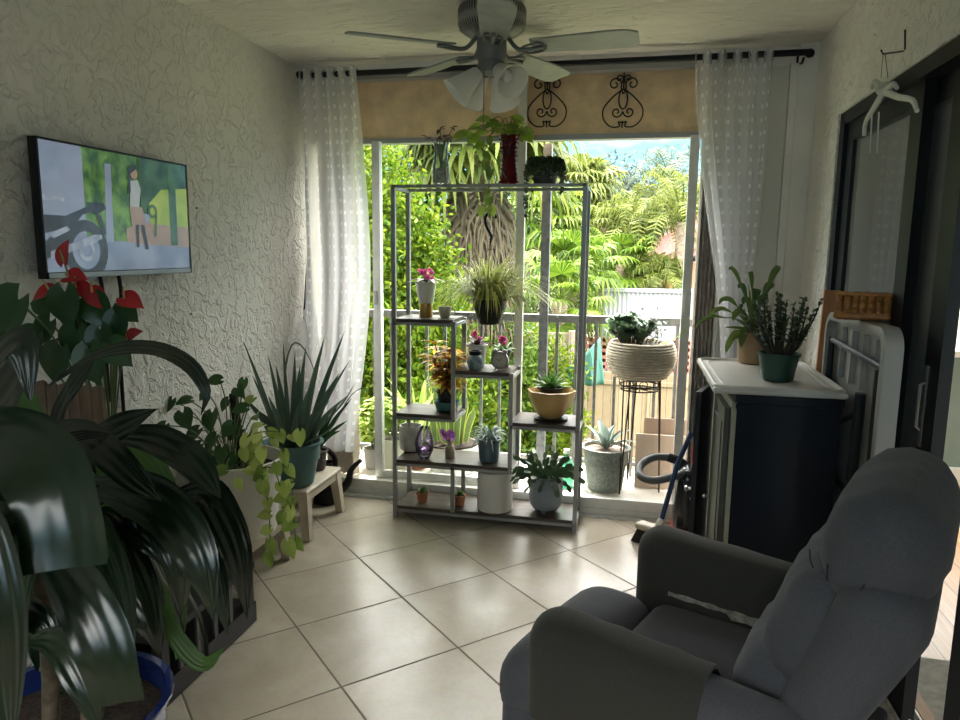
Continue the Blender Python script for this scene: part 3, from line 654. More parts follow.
# turquoise cloth hung over the old fence
cb = MB(); P0 = px3(561, 372, 12.9); P1 = px3(600, 338, 12.9); P2 = px3(604, 385, 12.9); P3 = px3(572, 388, 12.9)
vs = []
for i in range(13):
    for j in range(9):
        u, v = i/12, j/8; q = P0.lerp(P1, u).lerp(P3.lerp(P2, u), v); vs.append((q.x, 12.95+.05*math.sin(u*14+v*2), q.z-.05*math.sin(u*PI)*(1-v)))
cb.add(vs, [(i*9+j, i*9+j+1, (i+1)*9+j+1, (i+1)*9+j) for i in range(12) for j in range(8)])
o = cb.build('garden_net', mat('turquoise cloth', (.06, .17, .14), .8, trans=.2), origin=P0, **tags('turquoise garden net slung beside the old grey fence', 'net'))
sm = o.modifiers.new('s', 'SOLIDIFY'); sm.thickness = .01
# house
hs = thing('tiled_house', 'salmon house with a red barrel tile roof behind the palms', 'house', (3.2, 26, GZ))
e0 = PY(655, 284, 26); e1 = PY(682, 262, 26)
MB().bx(e0.x+.5, 9, 26.4, 34, GZ, e0.z+.75).build('house_wall', mat('salmon stucco', (.34, .15, .09), .9, var=.08), parent=hs, smooth=False)
m_roof = mat('red barrel roof tiles', (.13, .05, .04), .8, var=.3, vscale=12)
rb = MB(); sl = (e1.z-e0.z)/(e1.x-e0.x)
# gable rising to the right, covered with rows of round tiles
A = V((e0.x-.6, 26.0, e0.z-.6*sl)); ux = V((1, 0, sl)).normalized(); uy = V((0, .95, .3))
rb.prism([(0, 0), (3.6, 0), (3.6, 5), (0, 5)], A, ux, uy, (0, 0, -.14)); rb.build('roof_slab', mat('painted fascia', (.28, .10, .09), .7), parent=hs, smooth=False)
rb = MB()
for r in range(22):
    y = 22.1+r*.23
    for k in range(1):
        pts = [A+ux*s*.36+uy*(y-22) + V((0, 0, .05+.02*(s % 2))) for s in range(11)]; rb.tube(pts, .09, 6)
rb.build('roof_tiles', m_roof, parent=hs)

# ------------------------------------------------------------------ curtain rod and sheer curtains
RY, RZ = 3.80, 2.388
rd = thing('curtain_rod', 'long black curtain rod with ball ends under the ceiling', 'curtain rod', (-.5, RY, RZ))
MB().tube([(XL+.04, RY, RZ), (.765, RY, RZ+.01)], .015, 12).build('pole', m_black, parent=rd)
for x in (XL+.05, .765):
    e = MB(); e.lathe([(.002, -.022), (.016, -.016), (.022, 0), (.016, .016), (.002, .022)], (x, RY, RZ+.005), 14, xf=Matrix.Rotation(PI/2, 4, 'Y')); e.build('finial', m_black, parent=rd)
for x in (XL+.07, -.62, .74):
    e = MB(); e.tube([(x, RY, RZ-.015), (x, RY+.03, RZ-.03), (x, YF-.005, RZ-.02)], .006, 8); e.bx(x-.014, x+.014, YF-.012, YF, RZ-.06, RZ+.02); e.build('bracket', m_black, parent=rd)
def curtain(label, top, zb, xa, xb, folds, bot, flare=None):
    """cloth threaded on the rod with eyelets. top (x0,x1); bot(t)->(x0,x1) by height fraction"""
    cu = thing('sheer_curtain', label, 'curtain', ((top[0]+top[1])/2, RY, zb), 'sheer dotted curtains on the black rod')
    n, m = folds*14, 44; vs = []; uv = []
    for j in range(m+1):
        t = j/m; z = RZ+.035-(RZ+.035-zb)*t; x0, x1, dy, amp = bot(t)
        for i in range(n+1):
            u = i/n; ph = u*folds*2*PI
            a = amp*(1+.25*math.sin(u*7+t*3)); x = x0+(x1-x0)*u+.012*math.sin(ph*2+1+t*2)*min(1, t*3); y = RY+dy+a*math.sin(ph+.6*math.sin(t*5+u*4)*min(1, t*2))
            vs.append((x, y, z)); uv.append((u*folds*3.2, z))
    c = MB(); c.add(vs, [(j*(n+1)+i, (j+1)*(n+1)+i, (j+1)*(n+1)+i+1, j*(n+1)+i+1) for j in range(m) for i in range(n)], 0, uv)
    c.build('fabric', m_sheer, parent=cu, ang=180)
    hb = MB()
    for i in range(n): pass
    for k in range(folds*2+1):
        x = top[0]+(top[1]-top[0])*k/(folds*2)
        e = MB(); e.tube([(x+.003*math.cos(a*PI/6), RY+.022*math.cos(a*PI/6), RZ+.022*math.sin(a*PI/6)) for a in range(12)], .004, 6, closed=True); e.build('eyelet', m_grey, parent=cu)
    return cu
sm_ = lambda t: t*t*(3-2*t)
def bl_(t):
    f = sm_(max(0, (t-.45)/.55)); return (-1.83-.03*f, -1.50-.05*f+.06*math.sin(t*PI), -.02+.0*f, .035)
curtain('white dotted sheer curtain hanging at the left of the window by the wall', (-1.82, -1.50), .30, 0, 0, 5, bl_)
def br_(t):
    f = sm_(min(1, t/.75)); return (.245+.22*f, .60-.04*f, 0, .038-.014*f)
curtain('white dotted sheer curtain gathered at the right of the window above the plants', (.25, .60), .25, 0, 0, 5, br_)
# curtain rest: a swag of the same cloth thrown over the leaf-side wall at the left
cb = MB(); vs = []; uv = []
for i in range(41):
    for j in range(25):
        u, v = i/40, j/24; x = -1.865+.06*u+.18*u*v; y = 3.60+.22*u; z = 1.16-.25*(1-u)*(1-v)-.80*v*(1-.1*u)
        vs.append((x+.018*math.sin(u*22+v*2)+.006*math.sin(v*17), y+.014*math.cos(u*22), z)); uv.append((u*9, z))
cb.add(vs, [(i*25+j, i*25+j+1, (i+1)*25+j+1, (i+1)*25+j) for i in range(40) for j in range(24)], 0, uv)
cb.build('curtain_tail', m_sheer, origin=(-1.8, 3.7, .3), ang=180, **tags('loose tail of sheer white cloth bunched against the left wall above the watering can', 'curtain'))
q = PX(309, 252, XL+.03); r = PX(305, 316, XL+.03)
MB().tube([q, r, V((r.x, r.y+.02, .02))], .012, 8).build('black_pole', m_black, origin=(r.x, r.y, .02), **tags('slim black pole standing in the corner behind the loose sheer cloth', 'pole'))

# ------------------------------------------------------------------ wrought iron scrolls on the lintel
m_iron = mat('rusty wrought iron', (.035, .02, .015), .7, .4, var=.4, vscale=40)
def spiral(cx, cz, r0, a0, turns, sgn, n=22): return [(cx+r0*(1-.8*i/n)*math.cos(a0+sgn*turns*2*PI*i/n), cz+r0*(1-.8*i/n)*math.sin(a0+sgn*turns*2*PI*i/n)) for i in range(n+1)]
def scroll(px, lab):
    c = PY(px, 103, 3.98); W = .105
    o = thing('iron_scroll', lab, 'ornament', (c.x, 3.985, c.z-.13), 'wrought iron scrolls on the tan lintel')
    def T(name, pts, r=.0038): MB().tube([(c.x+a, 3.98, c.z+b) for a, b in pts], r, 6).build(name, m_iron, parent=o)
    for s in (-1, 1):
        out = spline([(s*.004, .07, 0), (s*.055, .03, 0), (s*.10, -.025, 0), (s*.098, -.08, 0), (s*.06, -.118, 0), (s*.015, -.118, 0), (s*.02, -.095, 0), (0, -.10, 0)], 40)
        T('side_scroll', [(p.x, p.y) for p in out])
        T('top_curl', [(s*.002, .045)]+[(s*a, b) for a, b in spiral(.045, .095, .036, PI*1.15, 1.3, -1)])
        T('top_curl', [(s*.004, .10)]+[(s*a, b) for a, b in spiral(.022, .123, .02, PI*1.2, 1.2, -1)])
        T('heart_curl', [(0, -.045)]+[(s*a, b) for a, b in spiral(.032, -.045, .03, PI, 1.2, 1)])
    T('center_loop', [(.022*math.sin(t*2*PI/20), .02+.05*math.cos(t*2*PI/20)) for t in range(21)])
    T('finial_bar', [(0, .15), (0, .07)]); T('foot_bar', [(0, -.09), (0, -.125)])
    MB().tube([(c.x, 3.96, c.z+.15), (c.x, 4.002, c.z+.15)], .003, 6).build('nail', m_iron, parent=o)
scroll(547, 'black wrought iron scroll beside the white window post, partly behind a fan blade')
scroll(623, 'black wrought iron scroll on the lintel near the right curtain')

# ------------------------------------------------------------------ ceiling fan
FX, FY = -.62, 3.08
m_fan = mat('ash grey fan metal', (.15, .16, .15), .45, .2)
m_blade = mat('whitewashed blade', (.27, .29, .27), .5, var=.12, vscale=14, stretch=(1, 1, 1))
fan = thing('ceiling_fan', 'pale grey five-blade ceiling fan with frosted bell lights', 'ceiling fan', (FX, FY, ZC))
h = MB(); h.lathe([(.118, ZC), (.135, ZC-.005), (.142, ZC-.02), (.142, ZC-.075), (.134, ZC-.095), (.10, ZC-.118), (.055, ZC-.135)], (FX, FY, 0), 48, cap0=True)
h.build('motor_housing', perfmat('perforated motor cover', (.22, .22, .20), (.03, .03, .03), 70), parent=fan)
h = MB(); h.lathe([(.05, 2.325), (.062, 2.32), (.064, 2.25), (.055, 2.235), (.058, 2.225), (.05, 2.19), (.02, 2.18)], (FX, FY, 0), 32, cap0=True, cap1=True)
hb = h.build('switch_housing', m_fan, parent=fan)
a0 = math.atan2(3.03-3.08, -.024+.62)
for k in range(5):
    a = a0+k*2*PI/5; R_ = Matrix.Translation((FX, FY, 2.285)) @ Matrix.Rotation(a, 4, 'Z') @ Matrix.Rotation(math.radians(-12), 4, 'X')
    b = MB(R_); n = 14; out = []
    for i in range(n+1):
        x = .17+.43*i/n; w = .052+.018*min(1, (i/n)*1.5)
        if i > n-3: w *= (1, .93, .68)[i-n+2]
        out.append((x, w))
    poly = [(x, w) for x, w in out]+[(x, -w) for x, w in reversed(out)]
    b.prism(poly, (0, 0, 0), (1, 0, 0), (0, 1, 0), (0, 0, .007))
    bo = b.build('blade', m_blade, parent=fan, smooth=False)
    ir = MB(R_); ir.tube(spline([(.07, 0, .04), (.11, 0, -.005), (.16, 0, -.012), (.235, 0, -.006)], 12), .009, 8)
    for s in (-1, 1): ir.tube(spline([(.12, 0, -.008), (.15, s*.03, -.012), (.20, s*.036, -.006), (.225, s*.018, -.006)], 10), .005, 6)
    ir.build('blade_iron', m_fan, parent=bo)
m_frost = mat('frosted glass shade', (.72, .71, .64), .35, trans=.25)
for k, (ang, tilt) in enumerate(((200, 48), (-48, 58), (75, 40), (140, 50))):
    a = math.radians(ang); T = Matrix.Translation((FX+.045*math.cos(a), FY+.045*math.sin(a), 2.20)) @ Matrix.Rotation(a, 4, 'Z') @ Matrix.Rotation(math.radians(-tilt), 4, 'Y')
    g = MB(T); g.lathe([(.016, .0), (.030, -.02), (.036, -.045), (.046, -.08), (.061, -.125), (.070, -.145), (.066, -.145), (.056, -.12), (.038, -.07), (.028, -.04)], (0, 0, 0), 28); sh_ = g.build('lamp_shade', m_frost, parent=fan)
    g = MB(T); g.lathe([(.022, .03), (.024, .0), (.02, -.02)], (0, 0, 0), 20, cap0=True, cap1=True); g.build('lamp_holder', m_fan, parent=sh_)
    g = MB(T); g.lathe([(.01, -.03), (.02, -.06), (.026, -.085), (.018, -.105), (.002, -.11)], (0, 0, 0), 16); g.build('bulb', mat('unlit bulb', (.8, .8, .75), .3), parent=sh_)
g = MB(); g.tube([(FX-.02, FY-.05, 2.2), (FX-.02, FY-.052, 1.98)], .0022, 6); g.lathe([(.001, .02), (.006, 0), (.001, -.02)], (FX-.02, FY-.052, 1.965), 10); g.build('pull_chain', m_fan, parent=fan)

# ------------------------------------------------------------------ television
tv = thing('television', 'flat wall television showing a motorbike and a park path', 'television', (XL, 2.32, 1.57))
TX = XL+.065
def tvp(y, z, d=0): return (TX+d, y, z)
b = MB(); b.bx(TX-.028, TX, 1.935, 2.70, 1.352, 1.79); b.bx(TX, TX+.004, 1.935, 2.70, 1.352, 1.372); b.bx(TX, TX+.004, 1.935, 2.70, 1.784, 1.79); b.bx(TX, TX+.004, 1.935, 1.942, 1.352, 1.79); b.bx(TX, TX+.004, 2.693, 2.70, 1.352, 1.79)
b.build('housing', m_blackpl, parent=tv, smooth=False)
MB().bx(XL, TX-.02, 2.2, 2.45, 1.45, 1.68).build('wall_bracket', m_black, parent=tv, smooth=False)
MB().bx(TX+.0035, TX+.005, 1.945, 2.69, 1.354, 1.37).build('lower_trim', mat('satin grey trim', (.25, .25, .27), .3, .5), parent=tv, smooth=False)
Es = .115
pm = [emat('screen sky wall', (.16, .19, .26), (.24, .28, .36), 3, Es), emat('screen foliage', (.02, .07, .015), (.14, .28, .05), 22, Es), emat('screen pavement', (.14, .18, .26), (.23, .28, .36), 9, Es),
      emat('screen black', (.012, .012, .02), (.03, .03, .05), 30, Es), emat('screen chrome', (.16, .19, .24), (.34, .38, .44), 20, Es), emat('screen skin', (.30, .17, .11), (.36, .2, .13), 9, Es), emat('screen cloth', (.32, .34, .32), (.45, .45, .42), 20, Es),
      emat('screen lawn', (.20, .30, .03), (.34, .42, .06), 12, Es), emat('screen path', (.24, .17, .13), (.32, .23, .17), 12, Es), emat('screen dark trees', (.012, .04, .02), (.05, .12, .05), 16, Es)]
Y0, Y1, Z0, Z1 = 1.943, 2.692, 1.373, 1.783
pic = MB()
def poly(pts, mi, d): pic.add([tvp(Y0+(Y1-Y0)*u, Z0+(Z1-Z0)*v, .0012+d*.0004) for u, v in pts], [tuple(range(len(pts)-1, -1, -1))], mi)
def disc(u, v, ru, mi, d, n=24, r0=0):
    k = (Y1-Y0)/(Z1-Z0)
    if r0 == 0: poly([(u+ru*math.cos(a*2*PI/n), v+ru*k*math.sin(a*2*PI/n)) for a in range(n)], mi, d)
    else:
        for a in range(n):
            A_, B_ = a*2*PI/n, (a+1)*2*PI/n
            poly([(u+ru*math.cos(A_), v+ru*k*math.sin(A_)), (u+ru*math.cos(B_), v+ru*k*math.sin(B_)), (u+r0*math.cos(B_), v+r0*k*math.sin(B_)), (u+r0*math.cos(A_), v+r0*k*math.sin(A_))], mi, d)
poly([(0, 0), (1, 0), (1, 1), (0, 1)], 2, 0)
poly([(0, .33), (.24, .3), (.24, 1), (0, 1)], 0, 1); poly([(.24, .25), (.62, .25), (.62, 1), (.24, 1)], 1, 1); poly([(.6, .5), (1, .52), (1, 1), (.6, 1)], 9, 1)
poly([(.68, .36), (1, .38), (1, .78), (.78, .74), (.68, .6)], 7, 2); poly([(.50, .24), (1, .2), (1, .40), (.6, .42), (.5, .36)], 8, 3)
poly([(.36, .24), (.41, .24), (.42, .9), (.38, .9)], 0, 2); poly([(.84, .22), (.90, .22), (.90, 1), (.84, 1)], 9, 4)
poly([(0, .55), (.12, .55), (.12, .58), (0, .6)], 4, 3); poly([(0, .7), (.1, .7), (.1, .97), (0, .97)], 2, 3)
disc(.23, .17, .135, 3, 5, 28, .085); disc(.23, .17, .05, 4, 6, 20, .03)
poly([(0, .44), (.12, .44), (.24, .52), (.31, .53), (.30, .49), (.22, .46), (.16, .36), (0, .30)], 3, 6); poly([(.25, .56), (.35, .57), (.37, .52), (.3, .46), (.26, .5)], 3, 7)
poly([(.02, .16), (.28, .3), (.33, .3), (.33, .27), (.28, .23), (.02, .1)], 4, 8); poly([(0, .1), (.1, .2), (.16, .36), (.1, .36), (0, .24)], 3, 7); poly([(.02, .3), (.12, .36), (.14, .33), (.04, .26)], 4, 8)
poly([(.30, .47), (.33, .46), (.36, .32), (.34, .28)], 3, 8)
poly([(.535, .55), (.6, .55), (.62, .72), (.6, .80), (.545, .78)], 6, 6); disc(.575, .85, .026, 5, 7); poly([(.545, .84), (.6, .9), (.61, .83), (.6, .92), (.56, .93), (.53, .88), (.525, .66), (.545, .68)], 3, 8)
poly([(.54, .38), (.66, .36), (.62, .56), (.53, .56)], 8, 7); poly([(.565, .2), (.585, .2), (.59, .4), (.565, .4)], 3, 8); poly([(.63, .18), (.655, .18), (.63, .4), (.60, .4)], 3, 8)
disc(.70, .53, .035, 9, 9, 20, .02); poly([(.70, .3), (.72, .3), (.735, .5), (.72, .5)], 9, 9)
pic.build('screen_picture', pm, parent=tv, smooth=False)
for k, (px, L_) in enumerate(((99, 34), (118, 46))):
    q = PX(px, 273, XL+.03); e = PX(px+(0 if k else 4), 273+L_, XL+.012)
    MB().tube(spline([q+V((-.01, 0, .03)), q, q.lerp(e, .5)+V((.01, .01*(k-.5), 0)), e, e+V((-.002, 0, -.35))], 14), .007, 8).build('power_cable', m_blackpl, parent=tv)
MB().tube([PX(196, 208, XL), PX(196, 208, XL)+V((.008, 0, 0))], .003, 8).build('wall_nail', m_iron, origin=PX(196, 208, XL), **tags('tiny dark nail in the left wall beside the television', 'nail'))
MB().tube([PX(190, 314, XL), PX(190, 314, XL)+V((.008, 0, 0))], .003, 8).build('wall_nail', m_iron, origin=PX(190, 314, XL), **tags('tiny dark nail in the left wall below the television corner', 'nail'))

# ------------------------------------------------------------------ open shelf unit
SX0, SX1, SY0, SY1 = -1.232, -.25, 3.60, 3.85
m_post = mat('silver grey shelf metal', (.27, .27, .26), .4, .35)
m_board = mat('dark walnut shelf board', (.065, .048, .036), .38, var=.3, vscale=5, stretch=(1, 8, 8), spec=.35)
su = thing('shelf_unit', 'open stepped plant shelf of silver posts and dark boards', 'shelf', (-.74, 3.72, 0))
def post(x, y, z0, z1): MB().bx(x-.011, x+.011, y-.011, y+.011, z0, z1).build('post', m_post, parent=su, smooth=False)
for y in (SY0, SY1):
    post(SX0, y, 0, 1.785); post(SX1, y, 0, 1.785); post(-.907, y, .575, 1.09); post(-.907, y, .055, .315); post(-.598, y, .315, .83)
def shelf(x0, x1, z, board=True):
    fr = MB(); t = .015
    zz = z-.007 if board else z
    for y in (SY0, SY1): fr.bx(x0, x1, y-.011, y+.011, zz-t, zz)
    z -= .007
    for x in (x0, x1): fr.bx(x-.011, x+.011, SY0, SY1, z-t, z)
    z += .007
    o = fr.build('shelf_frame', m_post, parent=su, smooth=False)
    if board: MB().bx(x0+.005, x1-.005, SY0-.006, SY1+.006, z-.006, z+.012).build('shelf_board', m_board, parent=o, smooth=False)
shelf(SX0, SX1, 1.785, False); shelf(SX0, -.907, 1.085); shelf(-.907, -.598, .82); shelf(SX0, -.907, .575); shelf(-.598, SX1, .56); shelf(SX0, -.598, .315); shelf(SX0, SX1, .055)

# ------------------------------------------------------------------ potted things: helpers
def xat(px, y, z):
    """world x of photo column px at depth y, height z"""
    lo, hi = -4., 4.
    for _ in range(40):
        m = (lo+hi)/2; d = V((m, y, z))-EYE; u = 480+FPX*d.dot(Rt)/d.dot(Fw)
        if u < px: lo = m
        else: hi = m
    return (lo+hi)/2
def dep(p): return (V(p)-EYE).dot(Fw)
def pot(root, c, r0, r1, h, m, name='pot', rim=.006, wall=.006, n=32, bulge=0, soil=.85, feet=0, prof=None, wob=None, m_s=None):
    c = V(c)
    if prof is None:
        prof = [(r0*.9, 0), (r0, .004)] + [(r0+(r1-r0)*t+bulge*math.sin(PI*t), h*t) for t in (.12, .25, .4, .55, .7, .85, .95)] + [(r1+rim, h-.008), (r1+rim, h), (r1-wall, h), (r1-wall*1.4, h*.6)]
    b = MB(); b.lathe(prof, c, n, cap0=True, wob=wob)
    for k in range(feet):
        a = k*2*PI/feet+.4; b.lathe([(.012, -.014), (.016, .012)], c+V((r0*.75*math.cos(a), r0*.75*math.sin(a), 0)), 10, cap0=True, cap1=True)
    o = b.build(name, m, parent=root)
    if soil:
        rs = r1*.97-wall if soil > .8 else r1*.9; s = MB(); s.lathe([(rs, h*soil), (rs*.6, h*soil+.004), (.001, h*soil+.008)], c, 20); s.build('soil', m_s or m_soil, parent=root)
    return o
def rosette(mb, c, n, L_, W, e0=1.3, e1=.2, curve=.2, kind=None, jit=.15, cols=2, seg=6, fold=.35, mi=0, prof=None):
    for i in range(n):
        a = i*2.4+random.uniform(-.3, .3); e = e0+(e1-e0)*(i/n); l = L_*random.uniform(1-jit, 1+jit)
        d = V((math.cos(a)*math.cos(e), math.sin(a)*math.cos(e), math.sin(e))); o = V((math.cos(a), math.sin(a), 0))*.006
        mb.strip([V(c)+o, V(c)+o+d*l*.5+V((0, 0, curve*l*.15)), V(c)+o+d*l-V((0, 0, curve*l*.45))], W, up=(0, 0, 1) if abs(d.z) < .97 else (1, 0, 0), fold=fold, cols=cols, seg=seg, mi=mi, prof=prof)
tip = lambda t: (1-t)**.6 if t > .02 else .8
lp = {k: leafmat(k, *v[0], **v[1]) for k, v in {
    'pothos leaf': (((.10, .19, .02), (.30, .38, .06)), dict(rough=.3)),
    'variegated pothos': (((.14, .23, .035), (.46, .52, .15)), dict(rough=.35)),
    'dark glossy leaf': (((.012, .035, .012), (.03, .07, .02)), dict(rough=.25, trans=.12, stripe=9)),
    'anthurium leaf': (((.015, .05, .02), (.04, .10, .03)), dict(rough=.3, trans=.2)),
    'red spathe': (((.32, .01, .015), (.5, .03, .04)), dict(rough=.25, trans=.2)),
    'aloe leaf': (((.05, .095, .065), (.10, .16, .115)), dict(rough=.5, trans=.06)),
    'sansevieria': (((.10, .17, .05), (.20, .27, .09)), dict(rough=.45, trans=.2, margin=(.65, .66, .15))),
    'croton gold': (((.55, .22, .02), (.9, .68, .10)), dict(rough=.35, trans=.5)),
    'croton red': (((.16, .03, .02), (.35, .10, .02)), dict(rough=.35)),
    'pale green leaf': (((.22, .34, .05), (.46, .56, .15)), dict(rough=.4, trans=.5)),  # light green of the ledge plants' own leaves
    'grassy blade': (((.22, .28, .06), (.56, .56, .22)), dict(rough=.45, trans=.5)),
    'succulent dark': (((.03, .06, .03), (.07, .12, .05)), dict(rough=.4, trans=.1)),
    'succulent grey': (((.16, .22, .20), (.26, .33, .29)), dict(rough=.55, trans=.1)),
    'succulent bright': (((.08, .20, .04), (.18, .34, .08)), dict(rough=.35, trans=.2)),
    'jade leaf': (((.08, .15, .085), (.18, .27, .15)), dict(rough=.35, trans=.1)),
    'pink petal': (((.45, .05, .18), (.7, .18, .36)), dict(rough=.5, trans=.35)),
    'violet petal': (((.35, .08, .40), (.6, .25, .6)), dict(rough=.5, trans=.35)),
    'burgundy leaf': (((.06, .012, .02), (.14, .03, .04)), dict(rough=.4, trans=.2)),
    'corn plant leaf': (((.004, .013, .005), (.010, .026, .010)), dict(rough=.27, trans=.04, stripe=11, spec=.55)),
    'corn plant lit leaf': (((.03, .08, .015), (.06, .13, .03)), dict(rough=.4, trans=.3, stripe=14)),  # brighter copy of the corn leaf green, light put into the colour
}.items()}
m_stem = mat('green stem', (.08, .13, .04), .6); m_brstem = mat('brown stem', (.10, .07, .04), .8, var=.3)
m_terra = mat('terracotta', (.46, .17, .08), .8, var=.12, vscale=20)
m_ceram = mat('white ceramic', (.66, .66, .62), .35, var=.05)

# ---- on top of the shelf unit
TZ = 1.7855
x = xat(441, 3.72, 1.9)
t = thing('glass_jar', 'clear glass jar of water rooting a dark cutting on top of the shelf', 'jar', (x, 3.72, TZ))
MB().lathe([(.036, .004), (.043, .012), (.045, .05), (.043, .11), (.036, .15), (.034, .19), (.042, .225), (.039, .225), (.031, .19), (.033, .15), (.04, .11), (.041, .02), (.001, .012)], (x, 3.72, TZ), 24, cap0=True).build('jar_glass', glassmat('clear jar glass', (.86, .9, .9), .25, .03, .06), parent=t)
MB().lathe([(.039, .014), (.040, .09), (.001, .09)], (x, 3.72, TZ), 20).build('pebble_water', mat('pale water and roots', (.55, .48, .36), .3, var=.4, vscale=60), parent=t)
b = MB(); bl2 = MB()
for k, (dx, dz, py) in enumerate(((-.075, .25, 0), (-.055, .21, .02), (.0, .285, -.02), (.035, .26, 0), (.06, .30, .02), (-.02, .25, .03), (.05, .235, -.03))):
    e = V((x+dx, 3.72+py, TZ+dz)); b.tube(spline([(x, 3.72, TZ+.08), (x+dx*.3, 3.72, TZ+.21), e], 8), .0022, 5)
    for q in range(4): bl2.leaf(e-V((dx*.12*q, 0, 0)), (random.uniform(-1, 1), random.uniform(-1, 1), random.uniform(-.5, .6)), (0, 0, 1), .036, .012, 'ovate')
b.build('stems', m_brstem, parent=t); bl2.build('leaves', lp['burgundy leaf'], parent=t)

x = xat(509, 3.72, 1.9)
t = thing('pothos_vase', 'ruby red hobnail glass vase with trailing pothos on top of the shelf', 'vase', (x, 3.72, TZ))
b = MB(); b.lathe([(.040, 0), (.046, .006), (.048, .03), (.040, .09), (.035, .13), (.038, .18), (.050, .235), (.054, .25), (.050, .25), (.034, .18), (.031, .13)], (x, 3.72, TZ), 40, cap0=True)
for i in range(11):
    z = .02+i*.021; r = .047-.012*math.sin(PI*min(1, i/11*1.1))
    for k in range(16):
        a = (k+.5*(i % 2))*2*PI/16; b.lathe([(.008, -.002), (.006, .004), (.0005, .007)], (0, 0, 0), 6, xf=Matrix.Translation((x+r*math.cos(a), 3.72+r*math.sin(a), TZ+z)) @ Matrix.Rotation(a, 4, 'Z') @ Matrix.Rotation(PI/2, 4, 'Y'))
rg_ = mat('ruby glass', (.16, .002, .004), .1, spec=.7, trans=.55); b.build('vase_body', rg_, parent=t)
b = MB(); lv = MB(); top = V((x, 3.72, TZ+.25))
def vine(pts, r=.0024, step=.05, size=.03, mbv=None, mbl=None, up=(0, -1, .3), hang=True, W=.75):
    c = spline([V(p) for p in pts], 20); (mbv).tube(c, r, 5, cap=False); acc = 0
    for i in range(1, len(c)):
        acc += (c[i]-c[i-1]).length
        if acc > step:
            acc = 0; d = V((random.uniform(-1, 1), random.uniform(-.6, .3), random.uniform(-.9, .1) if hang else random.uniform(-.2, .8))); mbl.leaf(c[i], d, up, size*random.uniform(.8, 1.25), size*W*.55, 'heart', droop=.3)
for dx, dz, dy in ((-.13, .04, 0), (-.18, .0, .02), (-.1, .07, -.03), (.06, .02, .02), (.09, -.01, -.02), (-.03, .06, -.05), (.02, .07, .04), (-.15, -.04, -.03), (.0, .05, .05), (-.22, .03, 0)):
    e = top+V((dx, dy, dz)); b.tube(spline([top-V((0, 0, .05)), top+V((dx*.4, dy*.4, dz*.8+.03)), e], 8), .0022, 5, cap=False)
    for q in range(2): lv.leaf(e+V((random.uniform(-.03, .03), 0, random.uniform(-.02, .02))), (dx+random.uniform(-.1, .1), dy-.05, random.uniform(-.12, .05)), (0, -.8, .6), .062, .026, 'heart', droop=.4)
for k in range(12): lv.leaf(top+V((random.uniform(-.05, .05), random.uniform(-.04, .04), random.uniform(-.02, .05))), (random.uniform(-1, 1), random.uniform(-1, .3), random.uniform(-.3, .6)), (0, -.7, .6), .055, .024, 'heart')
H_ = lambda px, py, y=3.58: PY(px, py, y)
vine([top, H_(497, 125), H_(487, 145), H_(484, 158), H_(489, 172), H_(489, 190), H_(490, 208)], mbv=b, mbl=lv, size=.04, step=.07)
vine([top, H_(500, 128, 3.65), H_(486, 142, 3.62), H_(494, 156, 3.62), H_(506, 178, 3.62)], mbv=b, mbl=lv, size=.01, step=.3)
for px, py in ((486, 160), (491, 170), (484, 163), (490, 197), (482, 208), (491, 207)): lv.leaf(H_(px, py, 3.57), (random.uniform(-.6, .6), -.1, -.8), (0, -1, .2), .05, .021, 'heart')
b.build('vines', m_stem, parent=t, ang=180); lv.build('leaves', [lp['pothos leaf']], parent=t, ang=180)

x = xat(545, 3.72, 1.85)
t = thing('trailing_succulent', 'small dark pot of bead-leaved trailing succulent on top of the shelf', 'plant', (x, 3.72, TZ))
pot(t, (x, 3.72, TZ), .055, .072, .115, mat('charcoal pot', (.03, .03, .035), .5), soil=.9)
b = MB(); lv = MB()
for i in range(130):
    a = random.uniform(0, 2*PI); r = .072; hang = random.choice([.03, .05, .06, .08]) if math.cos(a) > -.75 else random.choice([.06, .12, .2, .26]); 
    if math.cos(a) > .8 and random.random() < .4: hang = .15
    p0 = V((x+r*.6*math.cos(a), 3.72+r*.6*math.sin(a), TZ+.118)); c = spline([p0, p0+V((.035*math.cos(a), .035*math.sin(a), .012)), p0+V((.05*math.cos(a), .05*math.sin(a), -hang*.4)), p0+V((.055*math.cos(a), .055*math.sin(a), -hang))], 12); b.tube(c, .0012, 4, cap=False)
    for q in c[1::1]: lv.leaf(q, (random.uniform(-1, 1), random.uniform(-1, 1), random.uniform(-.6, .3)), (0, 0, 1), .019, .0075, 'round', mi=0)
for i in range(120): a = random.uniform(0, 2*PI); r = .075*random.random()**.5; lv.leaf((x+r*math.cos(a), 3.72+r*math.sin(a), TZ+.12+.02*random.random()), (random.uniform(-1, 1), random.uniform(-1, 1), .4), (0, 0, 1), .02, .007, 'round')
b.build('trailing_stems', m_stem, parent=t, ang=180); lv.build('leaves', lp['succulent dark'], parent=t)

